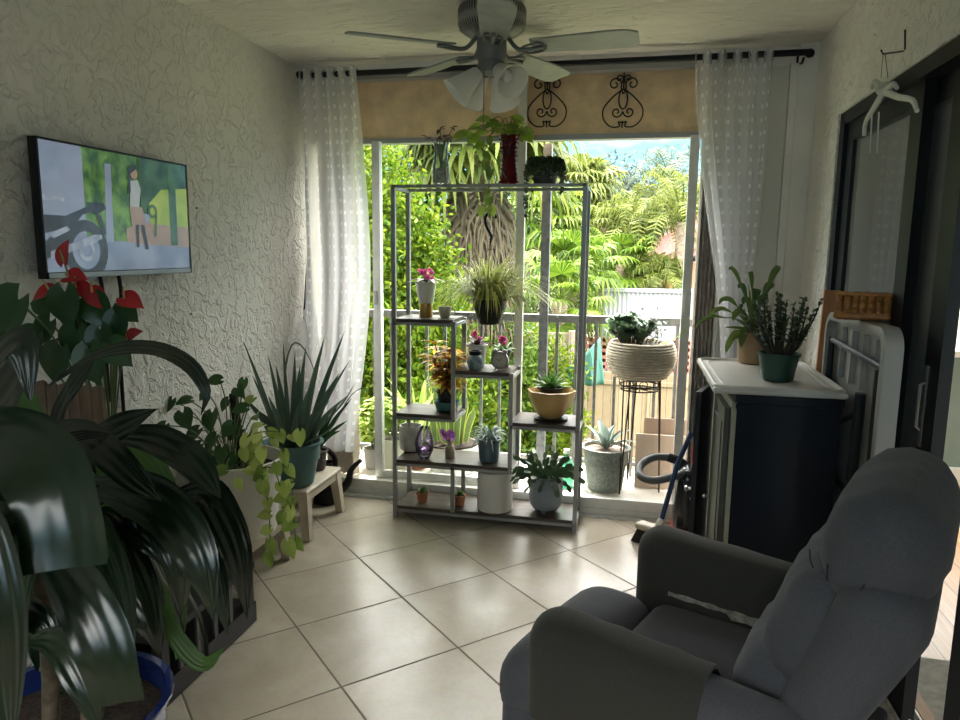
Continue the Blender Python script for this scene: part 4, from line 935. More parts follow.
# ---- hanging basket
x = xat(490, 3.72, 1.3); zb = PY(490, 324, 3.72).z
t = thing('hanging_basket', 'black hanging basket of grassy green plant on a black hook', 'hanging plant', (x, 3.72, zb))
zr = PY(490, 299, 3.72).z; zh = PY(490, 240, 3.72).z
pot(t, (x, 3.72, zb), .06, .095, zr-zb, m_blackpl, soil=.9)
b = MB(); pts = [(x, 3.72, zh-.0), (x+.004, 3.72, zh+.02), (x-.022, 3.72, zh+.07), (x-.03, 3.72, zh+.11), (x-.012, 3.72, zh+.142), (x+.018, 3.72, zh+.135), (x+.028, 3.72, zh+.11)]
b.tube(spline(pts, 24), .0085, 10); b.lathe([(.001, -.012), (.009, 0), (.001, .012)], (x, 3.72, zh-.008), 10); b.build('hook', m_black, parent=t)
b = MB()
for k in range(3):
    a = k*2.1+.5; b.tube([(x, 3.72, zh-.015), (x+.02*math.cos(a), 3.72+.02*math.sin(a), zh-.05), (x+.093*math.cos(a), 3.72+.093*math.sin(a), zr)], .0016, 6)
b.tube([(x-.02, 3.72, zh-.05), (x+.02, 3.72, zh-.05)], .002, 6); b.build('hanger_wires', m_black, parent=t)
MB().tube([(x-.005, 3.72, zh+.143), (x-.005, 3.72, TZ-.004)], .0012, 5).build('clear_line', mat('nylon line', (.6, .6, .6), .3), parent=t)
MB().bx(x-.03, x+.02, SY0, SY1, TZ-.006, TZ).build('hanger_bar', m_post, parent=t, smooth=False)
b = MB()
for i in range(520):
    a = random.uniform(0, 2*PI); l = random.uniform(.24, .46); e = random.uniform(.2, 1.4); o = V((x+.06*math.cos(a)*random.random(), 3.72+.06*math.sin(a)*random.random(), zr-.01))
    d = V((math.cos(a)*math.cos(e)*1.0+.12, math.sin(a)*math.cos(e)*.5, math.sin(e)*.72)); b.strip([o, o+d*l*.6+V((0, 0, .01)), o+d*l-V((0, 0, l*.35*math.cos(e)+random.uniform(-.01, .05)))], .0062, up=(0, 0, 1) if e < 1.3 else (1, 0, 0), cols=1, seg=5, fold=0, prof=tip)
for i in range(26):
    a = random.uniform(-.9, .6); o = V((x+.08*math.cos(a), 3.72-.02, zr)); l = random.uniform(.08, .16); b.strip([o, o+V((l*.7, -.02, .02)), o+V((l, -.03, -l*.6))], .005, cols=1, seg=6, fold=0, prof=tip)
b.build('leaves', lp['grassy blade'], parent=t, ang=180)

# ---- upper left shelf
z1 = 1.098; x = xat(426, 3.72, 1.15)
t = thing('orchid_pot', 'white tapered pot of pink flowers raised on a gold cylinder', 'plant', (x, 3.72, z1))
MB().lathe([(.036, 0), (.037, .004), (.035, .07), (.034, .075)], (x, 3.72, z1), 24, cap0=True, cap1=True).build('gold_cylinder', mat('brushed gold', (.45, .28, .08), .4, .6), parent=t)
pot(t, (x, 3.72, z1+.075), .040, .058, .115, m_ceram)
b = MB(); c = V((x, 3.72, z1+.19)); 
for i in range(7): a = i*.9; b.strip([c, c+V((.06*math.cos(a), .04*math.sin(a), .01)), c+V((.115*math.cos(a), .08*math.sin(a), -.005+.01*math.sin(i*3)))], .018, cols=2, seg=6)
b.build('leaves', lp['burgundy leaf'], parent=t, ang=180)
def blossoms(root, c, n, rx, rz, size, m, name='flowers', stems=True):
    b = MB(); s = MB()
    for i in range(n):
        q = V(c)+V((random.uniform(-rx, rx), random.uniform(-rx, rx)*.6, random.uniform(0, rz)))
        for k in range(5): a = k*1.257+i; b.leaf(q, (math.cos(a), -.4, math.sin(a)), (0, -1, 0), size, size*.4, 'round', droop=.1)
        s.tube([V(c)-V((0, 0, .04)), V(c).lerp(q, .5), q], .0014, 4, cap=False)
    b.build(name, m, parent=root, ang=180)
    if stems: s.build('flower_stems', m_stem, parent=root)
blossoms(t, (x, 3.72, z1+.205), 9, .05, .045, .017, lp['pink petal'])
def cup(label, px, y, z, r, h, m, px2=None):
    x = xat(px, y, z+h/2); t = thing('cup', label, 'cup', (x, y, z))
    MB().lathe([(r*.6, 0), (r*.75, .006), (r*.95, h*.4), (r, h), (r*.93, h), (r*.86, h*.4), (r*.5, .01), (.001, .01)], (x, y, z), 28, cap0=True).build('cup_body', m, parent=t)
    MB().tube(spline([(x+r*.9, y-.01, z+h*.8), (x+r*1.55, y-.01, z+h*.72), (x+r*1.5, y-.01, z+h*.35), (x+r*.85, y-.01, z+h*.3)], 10), .0035, 6).build('handle', m, parent=t)
cup('small cream cup beside the pink flowers on the upper left shelf', 445, 3.72, z1, .036, .06, mat('cream ceramic', (.60, .55, .42), .35))

# ---- middle top shelf
z2 = .833
x = xat(477, 3.78, .9); t = thing('flowering_pot', 'white pot with dark pink flower behind the patterned jar', 'plant', (x, 3.78, z2))
pot(t, (x, 3.78, z2), .040, .055, .12, m_ceram); blossoms(t, (x, 3.78, z2+.145), 7, .03, .04, .014, lp['pink petal']); b = MB(); rosette(b, (x, 3.78, z2+.115), 9, .085, .016, .8, 0, .5); b.build('leaves', lp['burgundy leaf'], parent=t, ang=180)
x = xat(475, 3.66, .88); t = thing('patterned_jar', 'small blue and white painted jar with a black rim in front of the white pot', 'jar', (x, 3.66, z2))
MB().lathe([(.026, 0), (.036, .01), (.043, .035), (.04, .06), (.028, .078)], (x, 3.66, z2), 28, cap0=True).build('jar_body', mat('blue painted glaze', (.07, .16, .20), .3, col2=(.35, .42, .42), vscale=30), parent=t)
MB().lathe([(.028, .078), (.032, .08), (.032, .1), (.026, .1), (.024, .08)], (x, 3.66, z2), 24, cap1=False).build('jar_rim', m_black, parent=t)
x = xat(500, 3.66, .87); t = thing('alarm_clock', 'little round grey twin-bell alarm clock on the middle shelf', 'clock', (x, 3.66, z2))
Tk = Matrix.Translation((x, 3.66, z2+.055)) @ Matrix.Rotation(PI/2, 4, 'X')
m_clk = mat('worn grey enamel', (.28, .27, .24), .5, var=.2); MB().lathe([(.001, -.018), (.04, -.018), (.046, -.01), (.046, .015), (.038, .02), (.036, .015)], (0, 0, 0), 32, xf=Tk).build('clock_case', m_clk, parent=t)
MB().lathe([(.001, .0145), (.037, .0145)], (0, 0, 0), 32, xf=Tk).build('dial', mat('cream dial', (.55, .52, .44), .5), parent=t)
b = MB(); b.bar((x, 3.643, z2+.055), (x+.012, 3.643, z2+.072), .003, .002); b.bar((x, 3.643, z2+.055), (x-.02, 3.643, z2+.062), .002, .002)
for k in range(12): a = k*PI/6; b.bar((x+.028*math.cos(a), 3.6435, z2+.055+.028*math.sin(a)), (x+.033*math.cos(a), 3.6435, z2+.055+.033*math.sin(a)), .002, .001)
b.build('hands', m_black, parent=t)
for s in (-1, 1):
    T2 = Matrix.Translation((x+s*.024, 3.66, z2+.098)) @ Matrix.Rotation(s*.5, 4, 'Y'); MB().lathe([(.017, 0), (.015, .008), (.008, .014), (.001, .016)], (0, 0, 0), 16, xf=T2).build('bell', m_clk, parent=t)
    MB().bar((x+s*.02, 3.66, z2+.015), (x+s*.03, 3.66, z2), .006).build('foot', m_clk, parent=t)
MB().tube(spline([(x-.02, 3.66, z2+.11), (x, 3.66, z2+.13), (x+.02, 3.66, z2+.11)], 10), .002, 6).build('clock_handle', m_clk, parent=t)
x = xat(503, 3.79, .88); t = thing('flowering_pot', 'black nursery pot with a red-pink flower behind the alarm clock', 'plant', (x, 3.79, z2))
pot(t, (x, 3.79, z2), .032, .043, .09, m_blackpl); b = MB(); rosette(b, (x, 3.79, z2+.08), 10, .075, .014, 1.1, .2, .3); b.build('leaves', lp['succulent bright'], parent=t, ang=180); blossoms(t, (x, 3.79, z2+.12), 6, .02, .04, .016, lp['pink petal'])

# ---- croton on the left middle shelf
z3 = .588; x = xat(447, 3.72, .65)
t = thing('croton_plant', 'gold and red leaved croton in a black pot set in a teal bowl', 'plant', (x, 3.72, z3))
MB().lathe([(.045, 0), (.06, .008), (.072, .05), (.07, .055), (.05, .012), (.001, .01)], (x, 3.72, z3), 28, cap0=True).build('teal_bowl', mat('teal glaze', (.03, .12, .11), .3), parent=t)
pot(t, (x, 3.72, z3+.013), .042, .058, .10, m_blackpl)
b = MB(); s = MB()
for k in range(5):
    a = k*1.3; e = V((x+.08*math.cos(a)-.01, 3.72+.06*math.sin(a), z3+.30+.03*(k % 3))); c = spline([(x, 3.72, z3+.1), (x+.02*math.cos(a), 3.72+.02*math.sin(a), z3+.18), e], 10); s.tube(c, .004, 6)
    for q in c[3:]:
        for j in range(5):
            aa = random.uniform(0, 6.28); d = V((math.cos(aa), math.sin(aa), random.uniform(-.2, .6))); b.strip([q, q+d*.045, q+d*.10-V((0, 0, .025))], .016, cols=2, seg=5, mi=0 if random.random() < .8 else 1)
s.build('stems', m_brstem, parent=t); b.build('leaves', [lp['croton gold'], lp['croton red']], parent=t, ang=180)

# ---- right middle shelf
z4 = .573; x = xat(551, 3.72, .63)
t = thing('scalloped_planter', 'ochre scalloped bowl planter holding a fleshy green plant in a black pot', 'plant', (x, 3.72, z4))
MB().lathe([(.075, 0), (.09, .004), (.092, .012), (.07, .012), (.001, .01)], (x, 3.72, z4), 28, cap0=True).build('saucer', m_blackpl, parent=t)
MB().lathe([(.055, 0), (.075, .02), (.10, .06), (.115, .10), (.125, .145), (.118, .148), (.105, .10), (.08, .04), (.001, .02)], (x, 3.72, z4+.013), 48, cap0=True, wob=lambda a, z: 1+.035*math.cos(8*a)*min(1, z*9)).build('bowl', mat('ochre glaze', (.50, .33, .12), .4, var=.15, vscale=4), parent=t)
pot(t, (x-.005, 3.72, z4+.075), .052, .064, .10, m_blackpl)
b = MB(); rosette(b, (x-.005, 3.72, z4+.165), 44, .10, .012, 1.4, .1, .1, fold=.5); b.build('leaves', lp['succulent bright'], parent=t, ang=180)
MB().box((x-.02, 3.75, z4+.22), (.012, .002, .10)).build('plant_tag', mat('tan plant tag', (.5, .33, .16), .7), parent=t)

# ---- left lower shelf
z5 = .328
x = xat(411, 3.79, .4); t = thing('grey_planter', 'empty pale grey pot with a sandy lower band behind the violet vase', 'pot', (x, 3.79, z5))
MB().lathe([(.045, 0), (.06, .01), (.068, .06), (.068, .12), (.064, .145), (.059, .145), (.06, .06), (.001, .02)], (x, 3.79, z5), 30, cap0=True).build('pot', mat('two tone stoneware', (.42, .40, .36), .6, var=.25, vscale=16), parent=t)
x = xat(424.5, 3.65, .39); t = thing('teardrop_vase', 'violet and clear teardrop glass vase on the lower left shelf', 'vase', (x, 3.65, z5))
MB().lathe([(.022, 0), (.030, .006), (.048, .045), (.055, .085), (.048, .125), (.032, .16), (.022, .178), (.019, .178), (.028, .158), (.043, .12), (.049, .085), (.042, .05), (.022, .02), (.001, .018)], (x, 3.65, z5), 36, cap0=True).build('vase_glass', glassmat('violet tinted glass', (.88, .84, .93), .3, .03, .03), parent=t)
MB().lathe([(.02, .02), (.036, .045), (.040, .06), (.001, .065)], (x, 3.65, z5), 28, cap0=True).build('violet_core', glassmat('violet glass core', (.55, .35, .68), .3, .05, .12), parent=t)
x = xat(450, 3.70, .37); t = thing('bud_vase', 'small beige bottle vase with a violet flower on the lower shelf', 'vase', (x, 3.70, z5))
MB().lathe([(.024, 0), (.027, .004), (.027, .05), (.022, .065), (.012, .075), (.012, .088), (.009, .088), (.009, .07)], (x, 3.70, z5), 24, cap0=True).build('vase_body', mat('beige stoneware', (.33, .26, .18), .6, var=.1), parent=t)
blossoms(t, (x-.01, 3.70, z5+.10), 9, .035, .05, .02, lp['violet petal'])
x = xat(489, 3.70, .4); t = thing('succulent_pot', 'slate blue ribbed pot with sprawling speckled succulent on the lower shelf', 'plant', (x, 3.70, z5))
pot(t, (x, 3.70, z5), .052, .064, .125, mat('slate blue glaze', (.08, .13, .16), .4), wob=lambda a, z: 1+.01*math.cos(24*a))
b = MB(); rosette(b, (x, 3.70, z5+.115), 34, .13, .010, 1.0, -.1, .6, fold=.5, prof=tip); b.build('leaves', lp['succulent grey'], parent=t, ang=180)

# ---- bottom shelf
z6 = .068
for px, lab in ((422.5, 'tiny terracotta pot of green succulent at the left end of the bottom shelf'), (459.5, 'tiny terracotta pot of green succulent next to the white cylinder pot')):
    x = xat(px, 3.68, z6+.03); t = thing('terracotta_pot', lab, 'plant', (x, 3.68, z6), 'tiny terracotta pots on the bottom shelf')
    pot(t, (x, 3.68, z6), .026, .034, .058, m_terra, rim=.004); b = MB(); rosette(b, (x, 3.68, z6+.052), 20, .036, .009, 1.4, .1, .1, fold=.3); b.build('leaves', lp['succulent bright'], parent=t, ang=180)
x = xat(495, 3.68, .18); t = thing('cylinder_pot', 'large empty matt white cylinder pot on the bottom shelf', 'pot', (x, 3.68, z6))
MB().lathe([(.092, 0), (.096, .004), (.096, .212), (.093, .216), (.089, .212), (.089, .02), (.001, .02)], (x, 3.68, z6), 44, cap0=True).build('pot', mat('matt off white ceramic', (.58, .55, .50), .6, bump=.15, bscale=90), parent=t)
x = xat(546, 3.71, .18); t = thing('holiday_cactus', 'holiday cactus in a footed grey-blue pot on the bottom shelf', 'plant', (x, 3.71, z6))
pot(t, (x, 3.71, z6+.014), .062, .088, .185, mat('grey blue glaze', (.20, .24, .27), .35, var=.06), feet=3, prof=[(.055, 0), (.07, .005), (.086, .03), (.092, .07), (.092, .15), (.086, .165), (.09, .185), (.084, .188), (.08, .15), (.08, .05)])
b = MB(); c0 = V((x, 3.71, z6+.185))
for i in range(46):
    a = i*2.4; e = 1.3-1.2*(i/46); p = c0+V((.04*math.cos(a), .04*math.sin(a), 0)); d = V((math.cos(a)*math.cos(e), math.sin(a)*math.cos(e), math.sin(e)))
    for k in range(random.choice((3, 4))):
        q = p+d*.045; b.leaf(p, d, (random.uniform(-1, 1), -1, .4), .05, .013, 'round', droop=0, fold=.1); p = q; d = (d+V((0, 0, -.28))+V((random.uniform(-.2, .2), random.uniform(-.2, .2), 0))).normalized()
b.build('stem_segments', lp['succulent dark'], parent=t, ang=180)
for k in range(2): MB().tube(spline([c0, c0+V((.06, -.07, .02)), c0+V((.10, -.10, -.09))], 10), .003, 6).build('pale_stake', m_sash, parent=t) if k == 0 else None

# ---- plants and things on the ledge beyond the window
LZ = .0965
def shrub(root, c, r, h, n, size, m, kind='ovate', stems=7, ms=None):
    b = MB(); s = MB(); c = V(c)
    for k in range(stems):
        a = k*2*PI/stems+.3; e = c+V((r*random.uniform(.4, 1)*math.cos(a), r*random.uniform(.4, 1)*math.sin(a)*.7, h*random.uniform(.7, 1))); cc = spline([c, c.lerp(e, .5)+V((0, 0, h*.1)), e], 10); s.tube(cc, .003, 5, cap=False)
        for i in range(n//stems):
            q = cc[random.randint(3, len(cc)-1)]; aa = random.uniform(0, 6.28); d = V((math.cos(aa), math.sin(aa), random.uniform(-.4, .5))); b.leaf(q+d*size*.4, d, (0, 0, 1), size*random.uniform(.7, 1.2), size*.33, kind)
    s.build('stems', ms or m_stem, parent=root); b.build('leaves', m, parent=root, ang=180)
x = xat(373, 4.12, .2); t = thing('ledge_plant', 'leafy light green plant in a small grey pot on the ledge behind the curtain', 'plant', (x, 4.12, LZ))
pot(t, (x, 4.12, LZ), .05, .06, .13, mat('pale grey pot', (.36, .36, .34), .6)); shrub(t, (x, 4.12, LZ+.12), .12, .28, 90, .07, lp['pale green leaf'])
x = xat(391, 4.16, .2); t = thing('ledge_plant', 'bushy light green plant in a cream pot on the ledge by the left shelf post', 'plant', (x+.02, 4.16, LZ))
pot(t, (x+.02, 4.16, LZ), .075, .10, .2, mat('cream glazed pot', (.72, .68, .55), .4)); shrub(t, (x+.02, 4.16, LZ+.19), .16, .26, 120, .07, lp['pale green leaf'], 'heart')
x = xat(452, 4.16, .3); t = thing('snake_plant', 'yellow-edged snake plant in a wide white bowl planter on the ledge', 'plant', (x, 4.16, LZ))
MB().lathe([(.10, 0), (.13, .01), (.16, .09), (.165, .19), (.155, .19), (.15, .1), (.001, .1)], (x, 4.16, LZ), 32, cap0=True).build('bowl_planter', m_ceram, parent=t)
MB().lathe([(.158, .0), (.165, .0), (.165, .012), (.158, .012), (.156, .0), (.001, .0)], (x, 4.16, LZ+.185), 32).build('soil', m_soil, parent=t)
b = MB()
for i in range(13):
    a = i*2.4; r = .03+.09*(i/13); o = V((x+r*math.cos(a), 4.16+r*.6*math.sin(a), LZ+.19)); l = random.uniform(.22, .40); b.strip([o, o+V((.02*math.cos(a), .02*math.sin(a), l*.5)), o+V((.06*math.cos(a), .04*math.sin(a), l))], .024, up=(random.uniform(-.3, .3), 1, 0), cols=4, seg=8, prof=lambda t: (.7+.6*t if t < .5 else 1) if t < .75 else max(.02, (1-t)/.25), fold=.25)
b.build('leaves', lp['sansevieria'], parent=t, ang=180)
for px, h in ((417, .42), ):
    x = xat(px, 4.2, .4); t = thing('ledge_plant', 'tall arching yellow-green strap-leaved plant behind the croton', 'plant', (x, 4.2, LZ)); pot(t, (x, 4.2, LZ), .06, .07, .12, m_terra)
    b = MB(); rosette(b, (x, 4.2, LZ+.11), 12, .55, .02, 1.45, .9, .4, seg=9); b.build('leaves', lp['pale green leaf'], parent=t, ang=180)
x = xat(605, 4.08, .2); t = thing('agave_pot', 'grey-leaved agave in a large speckled grey-green tub on the ledge', 'plant', (x, 4.08, LZ))
m_tub = mat('speckled grey green resin', (.14, .16, .14), .75, col2=(.24, .26, .23), vscale=70)
pot(t, (x, 4.08, LZ), .10, .132, .25, m_tub, rim=.012, soil=.92, m_s=mat('pebbly soil', (.16, .11, .08), .9, col2=(.34, .27, .20), vscale=60))
b = MB(); rosette(b, (x, 4.08, LZ+.235), 15, .19, .022, 1.3, .35, .25, fold=.45, seg=8); b.build('leaves', lp['succulent grey'], parent=t, ang=180)
x = xat(566, 4.05, .15); t = thing('watering_bottle', 'translucent green plastic bottle standing behind the holiday cactus', 'bottle', (x, 4.05, LZ))
MB().lathe([(.04, 0), (.045, .006), (.045, .13), (.03, .16), (.015, .18), (.015, .2)], (x, 4.05, LZ), 24, cap0=True).build('bottle_body', glassmat('green plastic', (.25, .65, .45), .2, .1, .35), parent=t)
MB().lathe([(.018, .2), (.018, .225)], (x, 4.05, LZ), 16, cap0=True, cap1=True).build('bottle_cap', m_white, parent=t)

# wire plant stand with the woven planter
bx_ = xat(641, 4.08, .87); zb0 = PY(641, 376, 4.08).z; zb1 = PY(641, 343, 4.08).z
t = thing('wire_plant_stand', 'tall dark wire plant stand on the ledge under the woven planter', 'plant stand', (bx_, 4.08, LZ))
b = MB()
for k in range(3):
    a = k*2*PI/3+PI/2+.35
    for da in (-.22, .22): b.tube([(bx_+.115*math.cos(a+da), 4.08+.115*math.sin(a+da), zb0-.02), (bx_+.14*math.cos(a), 4.08+.14*math.sin(a), LZ+.006)], .0042, 6)
b.build('legs', m_iron, parent=t) if False else None
for k in range(3):
    a = k*2*PI/3+PI/2+.35; l = MB()
    for da in (-.22, .22): l.tube([(bx_+.112*math.cos(a+da), 4.08+.112*math.sin(a+da), zb0-.005), (bx_+.135*math.cos(a), 4.08+.135*math.sin(a), LZ+.004)], .0042, 6)
    l.build('leg', m_iron, parent=t)
for z in (zb0-.012, zb0-.05, zb0-.075):
    r = .117-(zb0-z)*.15; MB().tube([(bx_+r*math.cos(i*PI/16), 4.08+r*math.sin(i*PI/16), z) for i in range(32)], .004, 6, closed=True).build('ring', m_iron, parent=t)
for k in range(9):
    a = k*2*PI/9; MB().tube([(bx_+(.112)*math.cos(a)+.022*math.cos(j*PI/8)*-math.sin(a), 4.08+.112*math.sin(a)+.022*math.cos(j*PI/8)*math.cos(a), zb0-.032+.018*math.sin(j*PI/8)) for j in range(16)], .0025, 5, closed=True).build('scroll', m_iron, parent=t)
l = MB()
for k in range(4): a = k*PI/4; l.tube([(bx_-.1*math.cos(a), 4.08-.1*math.sin(a), zb0-.075), (bx_+.1*math.cos(a), 4.08+.1*math.sin(a), zb0-.075)], .003, 6)
l.build('base_wires', m_iron, parent=t)
t = thing('woven_planter', 'wide cream woven bowl planter of mixed succulents on the wire stand', 'plant', (bx_, 4.08, zb0-.005))
mw = mat('cream woven fibre', (.50, .45, .36), .85, bump=.6, bscale=90, var=.12, vscale=30); prof = [(.10, 0)]
for i in range(13): tt = i/12; r = .125+.068*math.sin(PI*(.12+.62*tt)); prof += [(r-.004, zb1*0+(zb1-zb0)*tt), (r+.002, (zb1-zb0)*(tt+.04)), (r-.004, (zb1-zb0)*(tt+.075))]
prof += [(prof[-1][0]-.012, prof[-1][1]), (.15, (zb1-zb0)*.8), (.001, (zb1-zb0)*.8)]
MB().lathe(prof, (bx_, 4.08, zb0-.004), 56, cap0=True, wob=lambda a, z: 1+.008*math.cos(56*a)).build('woven_bowl', mw, parent=t, ang=80)
MB().lathe([(.165, 0), (.001, .01)], (bx_, 4.08, zb1-.02), 24).build('soil', m_soil, parent=t)
def jade(root, c, r, h, n, size, m, name='leaves', st=m_brstem):
    b = MB(); s = MB(); c = V(c)
    for k in range(n):
        a = random.uniform(0, 6.28); rr = r*random.random()**.5; e = c+V((rr*math.cos(a), rr*.8*math.sin(a), h*random.uniform(.5, 1)*(1-.4*rr/r))); cc = spline([c+V((rr*.4*math.cos(a), rr*.4*math.sin(a), 0)), c.lerp(e, .6), e], 8); s.tube(cc, [.005*(1-.07*i) for i in range(len(cc))], 5, cap=False)
        for q in cc[3:]:
            for j in range(3): aa = random.uniform(0, 6.28); b.leaf(q, (math.cos(aa), math.sin(aa), random.uniform(.1, .9)), (0, 0, 1), size*random.uniform(.7, 1.1), size*.34, 'round', droop=-.15, fold=.15)
    s.build('stems', st, parent=root); b.build(name, m, parent=root, ang=180)
jade(t, (bx_-.05, 4.08, zb1-.02), .15, .21, 44, .048, lp['jade leaf'])
b = MB(); 
for i in range(7):
    o = V((bx_-.01+.016*i, 4.04, zb1-.015)); e = o+V((.012*(i-2), -.01, .17+.05*math.sin(i*2)))
    for q in range(16):
        p = o.lerp(e, q/16); a = q*2.4; b.leaf(p, (math.cos(a), math.sin(a), .9), (0, 0, 1), .04, .007, 'lance')
b.build('spiky_rosettes', lp['burgundy leaf'] if False else lp['succulent grey'], parent=t, ang=180)
b = MB(); o = V((bx_+.12, 4.06, zb1))
b.strip([o, PY(676, 338, 4.0), PY(688, 330, 3.91), PY(703, 321, 3.86), PY(716, 312, 3.83)], .008, cols=2, seg=14, prof=tip)
b.build('long_leaf', lp['pothos leaf'], parent=t, ang=180)

# boards leaning on the railing
m_bd = mat('pale plywood', (.42, .33, .26), .7, var=.1, vscale=3, stretch=(6, 1, 1))
a = PY(636, 438, 4.16); b_ = PY(692, 438, 4.16)
def board(label, x0, x1, y, z1, m):
    b = MB(Matrix.Translation((0, y, LZ)) @ Matrix.Rotation(math.radians(-9), 4, 'X')); b.bx(x0, x1, -.01, .01, 0.002, z1-LZ); b.build('leaning_board', m, origin=((x0+x1)/2, y, LZ), smooth=False, **tags(label, 'board'))
board('pale plywood board leaning on the ledge, the front one of the pair', a.x, b_.x, 4.14, .41, m_bd)
board('taller browner board leaning behind the pale board on the ledge', a.x+.045, b_.x+.02, 4.21, .49, mat('brown plywood', (.33, .24, .18), .7, var=.12, vscale=3, stretch=(6, 1, 1)))

# ------------------------------------------------------------------ recliner
RX = Matrix.Translation((.23, 1.746, 0)) @ Matrix.Rotation(math.atan2(.397, -.918), 4, 'Z')
def fabric(name, c, sheen=.08):
    m = mat(name, c, .92, var=.10, vscale=200, bump=.12, bscale=350, spec=.25, sheen=sheen)
    return m
m_fab = fabric('charcoal heather upholstery', (.066, .070, .082)); m_fab2 = fabric('olive grey arm cover cloth', (.034, .034, .030), .1); m_fab3 = fabric('dark seat cloth', (.038, .039, .048), .1)  # seat cloth is a darker tone than the back and arms
t = thing('recliner_chair', 'charcoal fabric recliner armchair with puffy headrest in front of the sliding door', 'armchair', RX @ V((0, 0, 0)))
b = MB(RX); b.rbox((-.02, 0, .17), (.70, .66, .24), .02, 3); b.build('base', mat('dark underside cloth', (.02, .02, .022), .95), parent=t)
for sx_ in (-.28, .3):
    for sy_ in (-.28, .28): b = MB(RX); b.lathe([(.02, 0), (.026, .05)], (sx_, sy_, .003), 12, cap0=True, cap1=True); b.build('leg', m_black, parent=t)
puf = lambda ax, k, f=1: None
def pad(name, c, d, r, m, bul=(.0, .0, .0), xf=None, n=8, extra=None, parent=t):
    def df(u, p):
        q = V(p)
        for a in range(3):
            o = [i for i in range(3) if i != a]; w = max(0, (1-u[o[0]]**2))*max(0, (1-u[o[1]]**2)); q[a] += bul[a]*w*u[a]
        return extra(u, q) if extra else q
    b = MB(RX @ xf if xf is not None else RX); b.rbox(c, d, r, n, deform=df); return b.build(name, m, parent=parent, ang=180)
pad('seat_cushion', (.02, 0, .355), (.44, .485, .19), .05, m_fab3, (.0, .0, .022))
pad('footrest_pad', (.365, 0, .35), (.27, .50, .20), .075, m_fab, (.015, 0, .02), extra=lambda u, q: q + V((0, 0, -.05*max(0, u.x)**2)))
pad('footrest_front', (.425, 0, .20), (.12, .48, .24), .05, m_fab, (.02, 0, 0))
for s, nm in ((1, 'arm'), (-1, 'arm')):
    a_ = pad(nm, (-.015, .315*s, .355), (.63, .15, .49), .07, m_fab, (.012, .005, .004), n=10, extra=lambda u, q: q + V((.02*max(0, -u.z)*max(0, u.x), 0, .018*(u.x-.2)*max(0, u.z))))
    x0 = -.09 if s > 0 else -.30
    cv = MB(RX); cy, hw, zt, zb_ = .315*s, .083, .622, .40; rows = [(x0-.0005, .006), (x0, 0), (x0+.006, 0)] + [(x0+(.255-x0)*k/8, .0015*math.sin(k*2.3)) for k in range(1, 9)] + [(.255+.068*math.sin(k*PI/14), .068*(1-math.cos(k*PI/14))) for k in range(1, 8)] + [(.324, .082)]
    vs = []; nn_ = 22
    for x, ins in rows:
        h2 = max(.001, hw-ins); top = zt+.018*((x+.015)/.315-.2)-ins*.9; r_ = min(h2, .074); zq = top-r_
        sec = [(h2, zb_-.0*ins), (h2, zb_+(zq-zb_)*.5), (h2, zq)] + [(h2-r_+r_*math.cos(a*PI/2/6), zq+r_*math.sin(a*PI/2/6)) for a in range(1, 7)]
        sec = sec + [(-q[0], q[1]) for q in reversed(sec)]
        m_ = len(sec); vs += [(x, cy+q[0], q[1]+(.004*math.sin(x*40) if abs(q[1]-zb_) < 1e-6 else 0)) for q in sec]
    cv.add(vs, [(i*m_+k, i*m_+k+1, (i+1)*m_+k+1, (i+1)*m_+k) for i in range(len(rows)-1) for k in range(m_-1)])
    cv.build('arm_cover', m_fab2, parent=a_, ang=60)
T_ = Matrix.Translation((-.165, 0, .42)) @ Matrix.Rotation(math.radians(-18.5), 4, 'Y')     # frame of the reclined back: x forward, z up along it
def back_shape(u, q): return q
pad('back_shell', (-.085, 0, .205), (.165, .63, .56), .068, m_fab, (.01, .008, .01), xf=T_, n=10, extra=lambda u, q: q + V((.075*max(0, -u.x)*(.5-.5*u.z)**1.2, 0, 0)))
def tuck(u, q, side=1):     # gathers where the head pillow meets the lumbar pad
    w = max(0, -u.z)*max(0, u.x+.3); q = q + V((-.010*w*abs(math.sin(u.y*11)), 0, 0)); q.z += .006*math.sin(u.y*9)*max(0, u.x); k_ = max(0, u.z+.2); q.x += .0035*math.sin(u.z*13+u.y*2)*k_; q.z += .0025*math.sin(u.y*21+u.x*5)*k_; return q
pad('head_pillow', (-.035, 0, .51), (.20, .54, .25), .098, m_fab, (.012, .006, .012), xf=T_, n=14, extra=tuck)
pad('lumbar_pad', (.005, 0, .30), (.15, .50, .25), .07, m_fab, (.018, .003, .01), xf=T_, n=12, extra=lambda u, q: q + V((.004*math.sin(u.y*13+u.z*4)*max(0, u.x), 0, 0)))
pad('lower_back_pad', (.02, 0, .12), (.15, .48, .20), .065, m_fab, (.018, .003, .01), xf=T_, n=10, extra=lambda u, q: q + V((.003*math.sin(u.y*15)*max(0, u.x), 0, 0)))
sb = MB(RX @ T_)
for k, (x, w_) in enumerate(((.055, .02), (.025, .012), (-.03, 0), (-.07, -.004))):      # dark tubes drawing the shade in the tucks beside the head pillow
    sb.tube(spline([(x, .2745-.02*(k == 0), .445), (x+w_*.5, .278-.014*(k == 0), .46), (x+w_, .2745-.02*(k == 0), .475)], 8), .0016, 5)
sb.build('tuck_shade', mat('dark crease shade', (.012, .012, .014), .9), parent=t)
b = MB(RX); vs = []
for i in range(19):
    for j in range(4):
        x = .20-.34*i/18; w_ = .010 if i < 10 else .034; vs.append((x+.003*math.sin(i), -.232+w_*(1-j/3), .474+.006*j/3+.002*math.sin(i*1.7+j)-.006*(i/18)))
